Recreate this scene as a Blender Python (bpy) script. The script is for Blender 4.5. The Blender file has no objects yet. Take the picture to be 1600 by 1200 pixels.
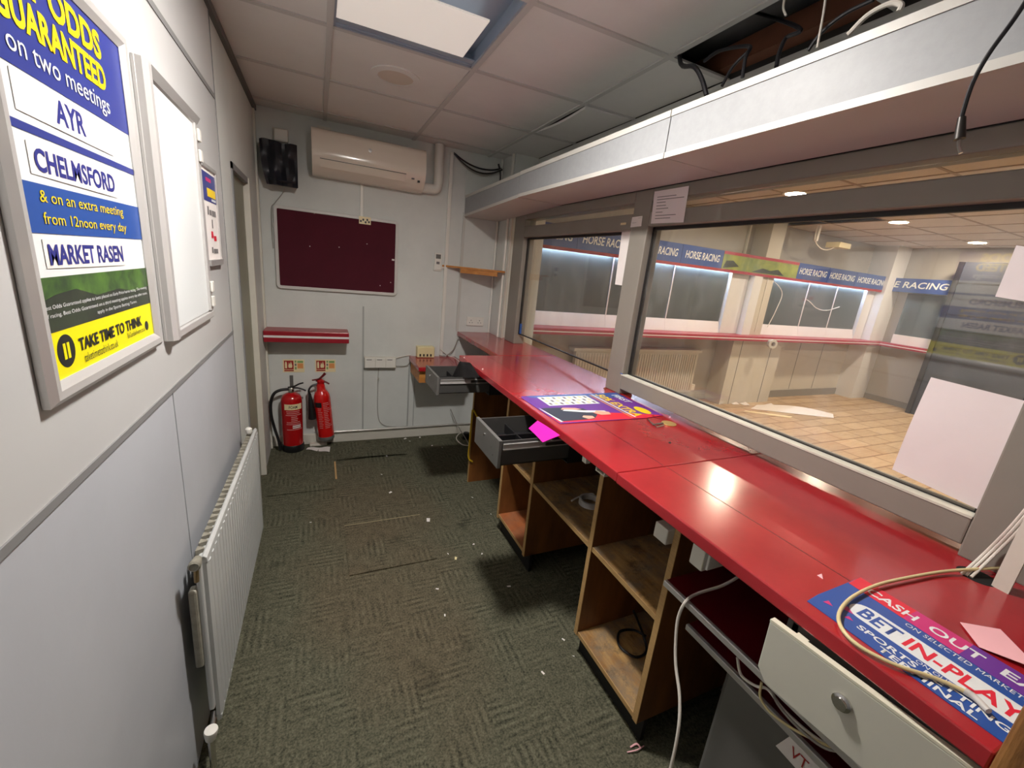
import bpy, bmesh, math, random
from mathutils import Vector, Matrix
random.seed(7)
scene = bpy.context.scene
col = scene.collection
# ------------------------------------------------------------------ camera
F, YAW, PITCH, ROLL = 653.5, 0.4448, -0.2638, 0.1017
CAM = Vector((0.3628, -3.5065, 1.5154))
_cy, _sy, _cp, _sp = math.cos(YAW), math.sin(YAW), math.cos(PITCH), math.sin(PITCH)
_f = Vector((_sy*_cp, _cy*_cp, _sp)); _r = Vector((_cy, -_sy, 0)); _u = _r.cross(_f)
_c, _s = math.cos(ROLL), math.sin(ROLL)
RX = _r*_c + _u*_s; UP = _u*_c - _r*_s
cd = bpy.data.cameras.new('camera'); cam = bpy.data.objects.new('camera', cd); col.objects.link(cam)
cd.sensor_fit = 'HORIZONTAL'; cd.sensor_width = 36.0; cd.lens = F/1600*36.0; cd.clip_start = 0.02; cd.clip_end = 100
cam.matrix_world = Matrix(((RX.x, UP.x, -_f.x, CAM.x), (RX.y, UP.y, -_f.y, CAM.y), (RX.z, UP.z, -_f.z, CAM.z), (0, 0, 0, 1)))
scene.camera = cam
# ------------------------------------------------------------------ world, exposure
wd = bpy.data.worlds.new('world'); scene.world = wd; wd.use_nodes = True
wd.node_tree.nodes['Background'].inputs[0].default_value = (0.6, 0.65, 0.75, 1)
wd.node_tree.nodes['Background'].inputs[1].default_value = 0.02
scene.view_settings.view_transform = 'Standard'; scene.view_settings.look = 'None'
scene.view_settings.gamma = 1.0; scene.view_settings.use_curve_mapping = False
scene.view_settings.exposure = 0.66
scene.cycles.use_denoising = True
scene.cycles.max_bounces = 10; scene.cycles.transparent_max_bounces = 16
scene.cycles.sample_clamp_indirect = 6.0
STAFF_LIGHT = 400.0     # emission of the lit downlight over the counter aisle
SHOP_LIGHT = 265.0      # emission of the warm downlights in the shop, the added rear row too
STRIP_LIGHT = 45.0       # cool strip lamps above the notice boards

def P(x, y, ax, v):
    "point of the photograph's pixel x, y (1600 x 1200) on the plane coordinate[ax] = v"
    d = RX*((x-800)/F) + UP*((600.6-y)/F) + _f
    t = (v-CAM[ax])/d[ax]
    return CAM + d*t

# ------------------------------------------------------------------ materials
def lin(c):
    return tuple(((v/255)/12.92 if v/255 <= 0.04045 else ((v/255+0.055)/1.055)**2.4) for v in c) + (1.0,)
MATS = {}
def mat(name, rgb, rough=0.5, metal=0.0, bump=0.0, bscale=60, var=0.0, vscale=6, var_rgb=None, emit=0.0, emit_rgb=None, spec=0.5, coat=0.0, stretch=None):
    m = bpy.data.materials.new(name); m.use_nodes = True
    nt = m.node_tree; b = nt.nodes['Principled BSDF']
    b.inputs['Base Color'].default_value = lin(rgb); b.inputs['Roughness'].default_value = rough
    b.inputs['Metallic'].default_value = metal; b.inputs['Specular IOR Level'].default_value = spec
    b.inputs['Coat Weight'].default_value = coat
    tc = nt.nodes.new('ShaderNodeTexCoord'); src = tc.outputs['Object']
    if stretch:
        mp = nt.nodes.new('ShaderNodeMapping'); mp.inputs['Scale'].default_value = stretch
        nt.links.new(src, mp.inputs[0]); src = mp.outputs[0]
    if var > 0 or var_rgb:
        n = nt.nodes.new('ShaderNodeTexNoise'); n.inputs['Scale'].default_value = vscale; n.inputs['Detail'].default_value = 6
        n.inputs['Roughness'].default_value = 0.65
        nt.links.new(src, n.inputs['Vector'])
        r = nt.nodes.new('ShaderNodeValToRGB')
        a = lin(rgb); c2 = lin(var_rgb) if var_rgb else tuple(v*(1-var) for v in a[:3]) + (1,)
        r.color_ramp.elements[0].position = 0.35; r.color_ramp.elements[0].color = c2
        r.color_ramp.elements[1].position = 0.62; r.color_ramp.elements[1].color = a
        nt.links.new(n.outputs['Fac'], r.inputs[0]); nt.links.new(r.outputs[0], b.inputs['Base Color'])
    if bump > 0:
        n2 = nt.nodes.new('ShaderNodeTexNoise'); n2.inputs['Scale'].default_value = bscale; n2.inputs['Detail'].default_value = 4
        nt.links.new(src, n2.inputs['Vector'])
        bp = nt.nodes.new('ShaderNodeBump'); bp.inputs['Strength'].default_value = bump; bp.inputs['Distance'].default_value = 0.004
        nt.links.new(n2.outputs['Fac'], bp.inputs['Height']); nt.links.new(bp.outputs[0], b.inputs['Normal'])
    if emit > 0:
        b.inputs['Emission Color'].default_value = lin(emit_rgb or rgb); b.inputs['Emission Strength'].default_value = emit
    MATS[name] = m
    return m

m_wall = mat('grey_wall_paint', (214, 217, 213), 0.62, bump=0.12, bscale=90, var=0.10, vscale=2.2)
m_panel_lo = mat('pale_grey_laminate', (186, 189, 195), 0.42, var=0.06, vscale=3, bump=0.04, bscale=140)
m_panel_hi = mat('white_laminate', (196, 196, 195), 0.34, var=0.03, vscale=2)
m_trim_grey = mat('grey_trim', (128, 128, 128), 0.5)
m_white_pl = mat('white_plastic', (226, 224, 216), 0.35)
m_cream_pl = mat('cream_plastic', (226, 214, 164), 0.4)
m_offwhite = mat('aged_white_plastic', (214, 210, 198), 0.42, var=0.06, vscale=8)
m_ac = mat('glossy_white_plastic', (232, 222, 208), 0.16, coat=0.3)
m_tile = mat('ceiling_tile_board', (230, 229, 226), 0.85, var=0.05, vscale=3, bump=0.08, bscale=180)
m_grid = mat('ceiling_grid_metal', (200, 199, 196), 0.5)
m_frame = mat('grey_painted_frame', (136, 131, 122), 0.42, var=0.06, vscale=5)
m_frame_lt = mat('pale_sill', (214, 212, 198), 0.5, var=0.18, vscale=14)
m_gasket = mat('black_gasket', (26, 24, 24), 0.6)
m_laminate = mat('speckled_white_laminate', (150, 152, 154), 0.5, var=0.07, vscale=42)
m_pelmet_u = mat('pinkish_board', (192, 190, 186), 0.42, var=0.04, vscale=5)
m_edge_white = mat('white_edging', (192, 189, 182), 0.4)
m_alu = mat('brushed_aluminium', (198, 196, 194), 0.33, metal=0.55)
m_alu_frame = mat('silver_frame', (205, 203, 201), 0.32, metal=0.35)
m_felt = mat('burgundy_felt', (78, 14, 32), 0.95, var=0.14, vscale=5, bump=0.2, bscale=300)
m_red_shelf = mat('dark_red_laminate', (150, 22, 38), 0.3, var=0.06, vscale=4)
m_stripe = mat('silver_stripe', (226, 220, 220), 0.35)
m_black = mat('black_plastic', (22, 22, 24), 0.42)
m_blackcable = mat('black_cable', (20, 19, 24), 0.45)
m_bag = mat('black_bin_bag', (26, 27, 36), 0.42, bump=0.35, bscale=22)
m_greycable = mat('grey_cable', (150, 146, 138), 0.5)
m_cream_cable = mat('cream_cable', (214, 198, 148), 0.45)
m_white_cable = mat('white_cable', (222, 216, 206), 0.45)
m_ext_red = mat('extinguisher_red', (176, 12, 18), 0.2, coat=0.4)
m_ext_red2 = mat('bright_extinguisher_red', (206, 20, 20), 0.22, coat=0.4)
m_chrome = mat('chrome', (210, 208, 204), 0.18, metal=1.0)
m_darkmetal = mat('dark_metal', (70, 68, 66), 0.4, metal=0.7)
m_drawer = mat('grey_drawer_steel', (108, 107, 104), 0.42, metal=0.25, var=0.08, vscale=9)
m_drawer_dk = mat('dark_grey_steel', (74, 73, 71), 0.45, metal=0.2, var=0.1, vscale=9)
m_beige_drawer = mat('pale_beige_steel', (200, 198, 184), 0.4, var=0.03, vscale=6)
m_beige_edge = mat('cream_drawer_edge', (222, 218, 196), 0.4)
m_traydk = mat('dark_red_tray_board', (92, 8, 22), 0.3, var=0.12, vscale=8)
m_ply_edge = mat('plywood_edge', (186, 150, 98), 0.6, var=0.2, vscale=10, stretch=(3, 3, 40))
m_paper = mat('white_paper', (232, 226, 222), 0.7, var=0.03, vscale=12)
m_paper_pk = mat('pinkish_paper', (232, 222, 222), 0.7, var=0.03, vscale=10)
m_pinkpaper = mat('pink_paper', (246, 186, 192), 0.6)
m_print_grey = mat('grey_print', (120, 116, 116), 0.7)
m_magenta = mat('magenta_card', (226, 32, 168), 0.4)
m_navy = mat('poster_navy', (52, 62, 138), 0.3)
m_blue = mat('poster_blue', (44, 82, 158), 0.3)
m_yel = mat('poster_yellow', (250, 214, 24), 0.35)
m_yel2 = mat('bright_yellow', (248, 236, 0), 0.35)
m_pwhite = mat('poster_white', (228, 232, 232), 0.3)
m_ink = mat('poster_black', (34, 36, 36), 0.35)
m_ink_navy = mat('navy_ink', (48, 52, 132), 0.4)
m_photo = mat('photo_grass', (88, 128, 52), 0.3, var_rgb=(44, 66, 40), vscale=14)
m_photo_dk = mat('photo_dark_grass', (56, 66, 50), 0.3, var_rgb=(40, 44, 40), vscale=14)
m_signred = mat('sign_red', (160, 34, 30), 0.5)
m_signcream = mat('sign_cream', (234, 218, 174), 0.5)
m_signgreen = mat('sign_green', (130, 168, 104), 0.5)
m_signorange = mat('sign_orange', (222, 150, 90), 0.5)
m_yellow_rod = mat('yellow_rod', (214, 176, 40), 0.4)
m_bluetape = mat('blue_tape', (40, 90, 170), 0.5)
m_padbrown = mat('rough_brown_wood', (150, 104, 52), 0.7, var_rgb=(116, 76, 36), vscale=9, bump=0.3, bscale=40, stretch=(6, 6, 1))
m_void = mat('void_grey', (54, 52, 51), 0.9, var=0.3, vscale=4)
m_void_dk = mat('void_dark', (40, 38, 38), 0.9, var=0.3, vscale=4)
m_joist = mat('void_timber', (122, 76, 54), 0.8, var=0.2, vscale=8)
m_duct = mat('void_duct', (120, 122, 124), 0.6, var=0.2, vscale=6)
m_troffer = mat('blue_grey_troffer', (160, 172, 190), 0.32, metal=0.3)
m_diffuser = mat('white_diffuser', (236, 230, 222), 0.4, emit=0.25, emit_rgb=(255, 246, 236))
m_lamp_off = mat('lamp_disc', (214, 200, 186), 0.4)
m_led = mat('led_panel', (255, 255, 255), 0.5, emit=STAFF_LIGHT, emit_rgb=(255, 249, 243))
m_shop_lamp = mat('warm_lamp', (255, 255, 255), 0.5, emit=SHOP_LIGHT, emit_rgb=(255, 232, 204))
m_strip_lamp = mat('cool_strip_lamp', (255, 255, 255), 0.5, emit=STRIP_LIGHT, emit_rgb=(206, 228, 255))
m_shopwall = mat('shop_grey_wall', (176, 172, 164), 0.6, var=0.05, vscale=2)
m_shopcream = mat('shop_cream_panel', (200, 195, 184), 0.55, var=0.04, vscale=3)
m_shopwhite = mat('shop_white_column', (222, 224, 228), 0.45)
m_shopceil = mat('shop_ceiling_tile', (206, 192, 176), 0.85, var=0.05, vscale=3)
m_board = mat('dark_glossy_board', (84, 92, 92), 0.32, var=0.2, vscale=2)
m_boardsill = mat('white_board_sill', (226, 222, 222), 0.3)
m_ledge = mat('shop_red_ledge', (164, 34, 58), 0.35)
m_plinth = mat('grey_plinth', (136, 132, 124), 0.5)
m_purple = mat('poster_purple', (110, 52, 150), 0.4)
m_pred = mat('poster_red', (222, 38, 60), 0.4)
m_pmag = mat('poster_magenta', (206, 50, 120), 0.4)
m_suit = mat('printed_suit', (52, 54, 66), 0.4)
m_skin = mat('printed_skin', (226, 170, 146), 0.4)
m_olive = mat('olive_door_paint', (140, 140, 122), 0.5, var=0.05, vscale=3)
m_rad = mat('grey_white_enamel', (188, 190, 188), 0.3, var=0.03, vscale=4)
m_rad_dirty = mat('dirty_enamel', (150, 146, 132), 0.5, var=0.35, vscale=30)
m_brass = mat('dull_brass', (150, 128, 92), 0.4, metal=0.7)
m_lead = mat('coin_gold', (206, 176, 110), 0.4, metal=0.5)
m_blacktar = mat('black_kickboard', (18, 16, 16), 0.7)
m_dark_panel = mat('dark_panel_grey', (58, 62, 70), 0.5)
m_tape = mat('grey_tape_roll', (196, 192, 186), 0.5)

def nodes_mat(name):
    m = bpy.data.materials.new(name); m.use_nodes = True
    return m, m.node_tree, m.node_tree.nodes['Principled BSDF']

def N(nt, t, **kw):
    n = nt.nodes.new(t)
    for k, v in kw.items(): setattr(n, k, v)
    return n
def math_n(nt, op, a, b=None, c=None):
    n = nt.nodes.new('ShaderNodeMath'); n.operation = op
    for i, v in enumerate((a, b, c)):
        if v is None: continue
        if isinstance(v, (int, float)): n.inputs[i].default_value = v
        else: nt.links.new(v, n.inputs[i])
    return n.outputs[0]
def mix_n(nt, fac, a, b):
    n = nt.nodes.new('ShaderNodeMix'); n.data_type = 'RGBA'
    for s, v in ((0, fac), (6, a), (7, b)):
        if isinstance(v, (int, float)): n.inputs[s].default_value = v
        elif isinstance(v, tuple): n.inputs[s].default_value = v
        else: nt.links.new(v, n.inputs[s])
    return n.outputs[2]
def noise_n(nt, vec, scale, detail=4, rough=0.6):
    n = nt.nodes.new('ShaderNodeTexNoise'); n.inputs['Scale'].default_value = scale; n.inputs['Detail'].default_value = detail
    n.inputs['Roughness'].default_value = rough; nt.links.new(vec, n.inputs['Vector'])
    return n.outputs['Fac']
def ramp_n(nt, v, p0, p1, c0=(0, 0, 0, 1), c1=(1, 1, 1, 1)):
    r = nt.nodes.new('ShaderNodeValToRGB'); e = r.color_ramp.elements
    e[0].position = p0; e[0].color = c0; e[1].position = p1; e[1].color = c1
    nt.links.new(v, r.inputs[0]); return r.outputs[0]

# carpet tiles: ribbed squares in dark green, some trodden brown
def carpet(name, brown=0.5):
    m, nt, b = nodes_mat(name)
    tc = N(nt, 'ShaderNodeTexCoord'); sep = N(nt, 'ShaderNodeSeparateXYZ'); nt.links.new(tc.outputs['Object'], sep.inputs[0])
    X, Y = sep.outputs[0], sep.outputs[1]
    S = 0.215
    u = math_n(nt, 'FLOOR', math_n(nt, 'DIVIDE', math_n(nt, 'SUBTRACT', X, 0.023), S))
    v = math_n(nt, 'FLOOR', math_n(nt, 'DIVIDE', math_n(nt, 'ADD', Y, 5.0), S))
    par = math_n(nt, 'MODULO', math_n(nt, 'ADD', u, v), 2.0)
    wob = noise_n(nt, tc.outputs['Object'], 9, 2)
    w = math_n(nt, 'MULTIPLY', wob, 3.0)
    ribx = math_n(nt, 'SINE', math_n(nt, 'ADD', math_n(nt, 'MULTIPLY', X, 2*math.pi/0.027), w))
    riby = math_n(nt, 'SINE', math_n(nt, 'ADD', math_n(nt, 'MULTIPLY', Y, 2*math.pi/0.027), w))
    rib = N(nt, 'ShaderNodeMix'); rib.data_type = 'FLOAT'
    nt.links.new(par, rib.inputs[0]); nt.links.new(ribx, rib.inputs[2]); nt.links.new(riby, rib.inputs[3])
    fine = noise_n(nt, tc.outputs['Object'], 130, 3, 0.7)
    mid = noise_n(nt, tc.outputs['Object'], 26, 4, 0.7)
    big = noise_n(nt, tc.outputs['Object'], 1.7, 3, 0.5)
    loops = noise_n(nt, tc.outputs['Object'], 7, 3)
    ribamp = ramp_n(nt, loops, 0.42, 0.70)
    g = math_n(nt, 'ADD', math_n(nt, 'MULTIPLY', math_n(nt, 'MULTIPLY', rib.outputs[0], ribamp), 0.10), math_n(nt, 'MULTIPLY', fine, 0.75))
    g = math_n(nt, 'ADD', g, math_n(nt, 'MULTIPLY', mid, 0.35))
    val = ramp_n(nt, g, 0.36, 0.78)
    # worn brown middle of the aisle
    dx = math_n(nt, 'DIVIDE', math_n(nt, 'SUBTRACT', X, 0.66), 0.45)
    dy = math_n(nt, 'DIVIDE', math_n(nt, 'ADD', Y, 1.45), 1.25)
    rr = math_n(nt, 'ADD', math_n(nt, 'MULTIPLY', dx, dx), math_n(nt, 'MULTIPLY', dy, dy))
    rr = math_n(nt, 'ADD', rr, math_n(nt, 'MULTIPLY', math_n(nt, 'SUBTRACT', big, 0.5), 2.6))
    mask = math_n(nt, 'MULTIPLY', ramp_n(nt, rr, 0.15, 1.0, (1, 1, 1, 1), (0, 0, 0, 1)), 0.5 + 0.5*brown)
    green = mix_n(nt, val, lin((42, 44, 34)), lin((120, 118, 98)))
    brn = mix_n(nt, val, lin((52, 47, 37)), lin((124, 114, 92)))
    c = mix_n(nt, mask, green, brn)
    stain = ramp_n(nt, noise_n(nt, tc.outputs['Object'], 3.3, 5, 0.7), 0.30, 0.40, (0.55, 0.55, 0.55, 1), (1, 1, 1, 1))
    mul = N(nt, 'ShaderNodeMix'); mul.data_type = 'RGBA'; mul.blend_type = 'MULTIPLY'; mul.inputs[0].default_value = 1
    nt.links.new(c, mul.inputs[6]); nt.links.new(stain, mul.inputs[7])
    nt.links.new(mul.outputs[2], b.inputs['Base Color'])
    b.inputs['Roughness'].default_value = 0.95; b.inputs['Specular IOR Level'].default_value = 0.15
    bp = N(nt, 'ShaderNodeBump'); bp.inputs['Strength'].default_value = 0.6; bp.inputs['Distance'].default_value = 0.006
    nt.links.new(g, bp.inputs['Height']); nt.links.new(bp.outputs[0], b.inputs['Normal'])
    return m
m_carpet = carpet('green_carpet_tiles', 0.55)
m_carpet_b = carpet('worn_carpet_tile', 1.0)

def worktop():
    m, nt, b = nodes_mat('red_worktop')
    tc = N(nt, 'ShaderNodeTexCoord'); o = tc.outputs['Object']
    n1 = noise_n(nt, o, 3.0, 5, 0.6); sc = noise_n(nt, o, 40, 4, 0.7)
    c = mix_n(nt, ramp_n(nt, n1, 0.35, 0.65), lin((150, 27, 36)), lin((176, 34, 42)))
    dust = ramp_n(nt, sc, 0.70, 0.80)
    c = mix_n(nt, math_n(nt, 'MULTIPLY', dust, 0.18), c, lin((200, 120, 112)))
    nt.links.new(c, b.inputs['Base Color'])
    nt.links.new(math_n(nt, 'ADD', 0.13, math_n(nt, 'MULTIPLY', n1, 0.2)), b.inputs['Roughness'])
    b.inputs['Specular IOR Level'].default_value = 0.8; b.inputs['Coat Weight'].default_value = 0.35; b.inputs['Coat Roughness'].default_value = 0.12
    bp = N(nt, 'ShaderNodeBump'); bp.inputs['Strength'].default_value = 0.05; bp.inputs['Distance'].default_value = 0.003
    nt.links.new(noise_n(nt, o, 9, 3), bp.inputs['Height']); nt.links.new(bp.outputs[0], b.inputs['Normal'])
    return m
m_top = worktop()

def wood(name, c0, c1, sc=(2, 2, 14), rough=0.5, dirt=0.0):
    m, nt, b = nodes_mat(name)
    tc = N(nt, 'ShaderNodeTexCoord'); mp = N(nt, 'ShaderNodeMapping'); mp.inputs['Scale'].default_value = sc
    nt.links.new(tc.outputs['Object'], mp.inputs[0])
    n1 = noise_n(nt, mp.outputs[0], 3.0, 6, 0.6)
    c = mix_n(nt, ramp_n(nt, n1, 0.35, 0.66), lin(c0), lin(c1))
    if dirt:
        d = ramp_n(nt, noise_n(nt, tc.outputs['Object'], 9, 6, 0.75), 0.42, 0.62)
        c = mix_n(nt, math_n(nt, 'MULTIPLY', d, dirt), c, lin((120, 108, 92)))
        d2 = ramp_n(nt, noise_n(nt, tc.outputs['Object'], 16, 6, 0.75), 0.52, 0.66)
        c = mix_n(nt, math_n(nt, 'MULTIPLY', d2, dirt*0.8), c, lin((58, 42, 28)))
    nt.links.new(c, b.inputs['Base Color']); b.inputs['Roughness'].default_value = rough
    return m
m_wood_side = wood('brown_cabinet_wood', (100, 58, 24), (126, 78, 34), (5, 5, 1))
m_wood_shelf = wood('worn_shelf_wood', (140, 100, 54), (190, 152, 96), (9, 1.6, 2), 0.65, 0.8)
m_wood_red = wood('reddish_bottom_board', (150, 82, 44), (170, 100, 58), (8, 2, 2), 0.5, 0.3)
m_wood_back = wood('dark_red_backboard', (58, 22, 14), (72, 30, 18), (3, 3, 1))
m_plank = wood('orange_pine', (176, 112, 48), (204, 142, 72), (2, 10, 10))

def shop_floor():
    m, nt, b = nodes_mat('shop_wood_vinyl')
    tc = N(nt, 'ShaderNodeTexCoord'); o = tc.outputs['Object']
    br = N(nt, 'ShaderNodeTexBrick'); nt.links.new(o, br.inputs['Vector'])
    br.inputs['Color1'].default_value = lin((204, 178, 142)); br.inputs['Color2'].default_value = lin((184, 156, 120)); br.inputs['Mortar'].default_value = lin((138, 106, 72))
    br.inputs['Scale'].default_value = 1.0; br.inputs['Brick Width'].default_value = 0.42; br.inputs['Row Height'].default_value = 0.20
    br.inputs['Mortar Size'].default_value = 0.008
    mp = N(nt, 'ShaderNodeMapping'); mp.inputs['Scale'].default_value = (2, 14, 1); nt.links.new(o, mp.inputs[0])
    n1 = noise_n(nt, mp.outputs[0], 2.2, 5)
    mul = N(nt, 'ShaderNodeMix'); mul.data_type = 'RGBA'; mul.blend_type = 'MULTIPLY'; mul.inputs[0].default_value = 0.6
    nt.links.new(br.outputs['Color'], mul.inputs[6]); nt.links.new(ramp_n(nt, n1, 0.3, 0.6, (0.7, 0.66, 0.6, 1)), mul.inputs[7])
    nt.links.new(mul.outputs[2], b.inputs['Base Color']); b.inputs['Roughness'].default_value = 0.5
    return m
m_shopfloor = shop_floor()

def glass_mat():
    m = bpy.data.materials.new('window_glass'); m.use_nodes = True; nt = m.node_tree; nt.nodes.clear()
    out = N(nt, 'ShaderNodeOutputMaterial'); geo = N(nt, 'ShaderNodeNewGeometry')
    dot = N(nt, 'ShaderNodeVectorMath'); dot.operation = 'DOT_PRODUCT'
    nt.links.new(geo.outputs['Incoming'], dot.inputs[0]); nt.links.new(geo.outputs['Normal'], dot.inputs[1])
    a = math_n(nt, 'ABSOLUTE', dot.outputs['Value'])
    fr = math_n(nt, 'ADD', 0.05, math_n(nt, 'MULTIPLY', math_n(nt, 'POWER', math_n(nt, 'SUBTRACT', 1.0, a), 5.0), 0.95))
    tr = N(nt, 'ShaderNodeBsdfTransparent'); tr.inputs[0].default_value = (0.96, 0.97, 0.96, 1)
    gl = N(nt, 'ShaderNodeBsdfGlossy'); gl.inputs['Roughness'].default_value = 0.02
    mx = N(nt, 'ShaderNodeMixShader'); nt.links.new(fr, mx.inputs[0]); nt.links.new(tr.outputs[0], mx.inputs[1]); nt.links.new(gl.outputs[0], mx.inputs[2])
    # greasy smears and scratches that catch the light
    tc = N(nt, 'ShaderNodeTexCoord'); mp = N(nt, 'ShaderNodeMapping'); mp.inputs['Scale'].default_value = (1, 2.5, 1.2); mp.inputs['Rotation'].default_value = (0.6, 0, 0)
    nt.links.new(tc.outputs['Object'], mp.inputs[0])
    sm = ramp_n(nt, noise_n(nt, mp.outputs[0], 3.2, 7, 0.7), 0.46, 0.80)
    df = N(nt, 'ShaderNodeBsdfDiffuse'); df.inputs[0].default_value = (0.8, 0.8, 0.8, 1)
    mx2 = N(nt, 'ShaderNodeMixShader'); nt.links.new(math_n(nt, 'ADD', 0.016, math_n(nt, 'MULTIPLY', sm, 0.07)), mx2.inputs[0])
    nt.links.new(mx.outputs[0], mx2.inputs[1]); nt.links.new(df.outputs[0], mx2.inputs[2])
    nt.links.new(mx2.outputs[0], out.inputs[0])
    return m
m_glass = glass_mat()

# ------------------------------------------------------------------ mesh helpers
class MB:
    def __init__(self): self.v = []; self.f = []
    def add(self, vs, fs):
        n = len(self.v); self.v += [Vector(p) for p in vs]; self.f += [tuple(i+n for i in f) for f in fs]; return self
    def box(self, x0, x1, y0, y1, z0, z1):
        x0, x1 = min(x0, x1), max(x0, x1); y0, y1 = min(y0, y1), max(y0, y1); z0, z1 = min(z0, z1), max(z0, z1)
        vs = [(x, y, z) for z in (z0, z1) for y in (y0, y1) for x in (x0, x1)]
        return self.add(vs, [(0, 2, 3, 1), (4, 5, 7, 6), (0, 1, 5, 4), (2, 6, 7, 3), (0, 4, 6, 2), (1, 3, 7, 5)])
    def prism(self, pts, d):
        "closed polygon pts swept by the vector d"
        pts = [Vector(p) for p in pts]; d = Vector(d); n = len(pts)
        nrm = Vector((0, 0, 0))
        for i in range(n): nrm += pts[i].cross(pts[(i+1) % n])
        if nrm.dot(d) > 0: pts = pts[::-1]
        vs = pts + [p+d for p in pts]
        fs = [tuple(range(n)), tuple(range(2*n-1, n-1, -1))] + [(i, i+n, (i+1) % n+n, (i+1) % n) for i in range(n)]
        return self.add(vs, fs)
    def tube(self, pts, r, n=8, smooth=6, taper=None):
        pts = [Vector(p) for p in pts]
        if smooth and len(pts) > 2:
            q = []
            e = [pts[0]*2-pts[1]] + pts + [pts[-1]*2-pts[-2]]
            for i in range(1, len(e)-2):
                for k in range(smooth):
                    t = k/smooth; a, b, c, d = e[i-1:i+3]
                    q.append(0.5*((2*b) + (c-a)*t + (2*a-5*b+4*c-d)*t*t + (3*b-a-3*c+d)*t**3))
            q.append(pts[-1]); pts = q
        m = len(pts); rings = []; side = None
        for i, p in enumerate(pts):
            t = (pts[min(i+1, m-1)]-pts[max(i-1, 0)]).normalized()
            if side is None: side = t.orthogonal().normalized()
            side = (side - t*side.dot(t)); side = side.normalized() if side.length > 1e-6 else t.orthogonal().normalized()
            b = t.cross(side); rr = r*(taper(i/(m-1)) if taper else 1)
            rings.append([p + (side*math.cos(a)+b*math.sin(a))*rr for a in [2*math.pi*k/n for k in range(n)]])
        vs = [v for g in rings for v in g]; fs = []
        for i in range(m-1):
            for k in range(n): fs.append((i*n+k, i*n+(k+1) % n, (i+1)*n+(k+1) % n, (i+1)*n+k))
        fs += [tuple(range(n-1, -1, -1)), tuple((m-1)*n+k for k in range(n))]
        return self.add(vs, fs)
    def lathe(self, prof, c=(0, 0, 0), axis=(0, 0, 1), n=24):
        "profile of (radius, height along axis)"
        c = Vector(c); ax = Vector(axis).normalized(); s = ax.orthogonal().normalized(); b = ax.cross(s)
        vs = []; fs = []; m = len(prof)
        for r, h in prof:
            vs += [c + ax*h + (s*math.cos(2*math.pi*k/n)+b*math.sin(2*math.pi*k/n))*max(r, 1e-5) for k in range(n)]
        for i in range(m-1):
            for k in range(n): fs.append((i*n+k, i*n+(k+1) % n, (i+1)*n+(k+1) % n, (i+1)*n+k))
        if prof[0] != prof[-1]: fs += [tuple(range(n-1, -1, -1)), tuple((m-1)*n+k for k in range(n))]
        return self.add(vs, fs)
    def sheet(self, p00, p10, p11, p01, bend=None, n=10, t=0.0006):
        "bilinear sheet with thickness; bend(u, v) is the offset along the normal"
        p00, p10, p11, p01 = map(Vector, (p00, p10, p11, p01))
        nn = (p10-p00).cross(p01-p00).normalized(); g = []
        for lay in (0, 1):
            for j in range(n+1):
                for i in range(n+1):
                    u, v = i/n, j/n
                    p = p00*(1-u)*(1-v)+p10*u*(1-v)+p11*u*v+p01*(1-u)*v
                    g.append(p + nn*((bend(u, v) if bend else 0) + (t if lay == 0 else 0)))
        w = n+1; q = w*w; fs = []
        for j in range(n):
            for i in range(n):
                a = j*w+i; fs.append((a, a+1, a+1+w, a+w)); fs.append((q+a, q+a+w, q+a+1+w, q+a+1))
        ring = [i for i in range(w)] + [j*w+n for j in range(1, w)] + [n*w+i for i in range(n-1, -1, -1)] + [j*w for j in range(n-1, 0, -1)]
        for k in range(len(ring)):
            a, b = ring[k], ring[(k+1) % len(ring)]; fs.append((a, q+a, q+b, b))
        return self.add(g, fs)
    def build(self, name, m, parent=None, bevel=0.0, smooth=False, seg=2):
        me = bpy.data.meshes.new(name); o = bpy.data.objects.new(name, me); col.objects.link(o)
        off = Vector((0, 0, 0))
        if parent is not None:
            o.parent = parent; off = world_of(parent)
        me.from_pydata([tuple(p-off) for p in self.v], [], self.f); me.materials.append(m)
        bm = bmesh.new(); bm.from_mesh(me); bmesh.ops.recalc_face_normals(bm, faces=bm.faces); bm.to_mesh(me); bm.free()
        if smooth:
            for p in me.polygons: p.use_smooth = True
            me.set_sharp_from_angle(angle=math.radians(38))
        if bevel:
            b = o.modifiers.new('bevel', 'BEVEL'); b.width = bevel; b.segments = seg; b.limit_method = 'ANGLE'
        return o
def world_of(o):
    v = Vector(o.location)
    while o.parent: o = o.parent; v += Vector(o.location)
    return v
def thing(name, label, cat, loc, group=None):
    o = bpy.data.objects.new(name, None); col.objects.link(o); o.location = loc; o.empty_display_size = 0.05
    o['label'] = label; o['category'] = cat
    if group: o['group'] = group
    return o
def tag(o, label, cat, group=None, kind=None):
    o['label'] = label; o['category'] = cat
    if group: o['group'] = group
    if kind: o['kind'] = kind
    return o
def struct(o):
    o['kind'] = 'structure'; return o
def catenary(a, b, sag, n=6):
    a, b = Vector(a), Vector(b)
    return [a.lerp(b, t/n) - Vector((0, 0, sag*4*(t/n)*(1-t/n))) for t in range(n+1)]

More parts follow.
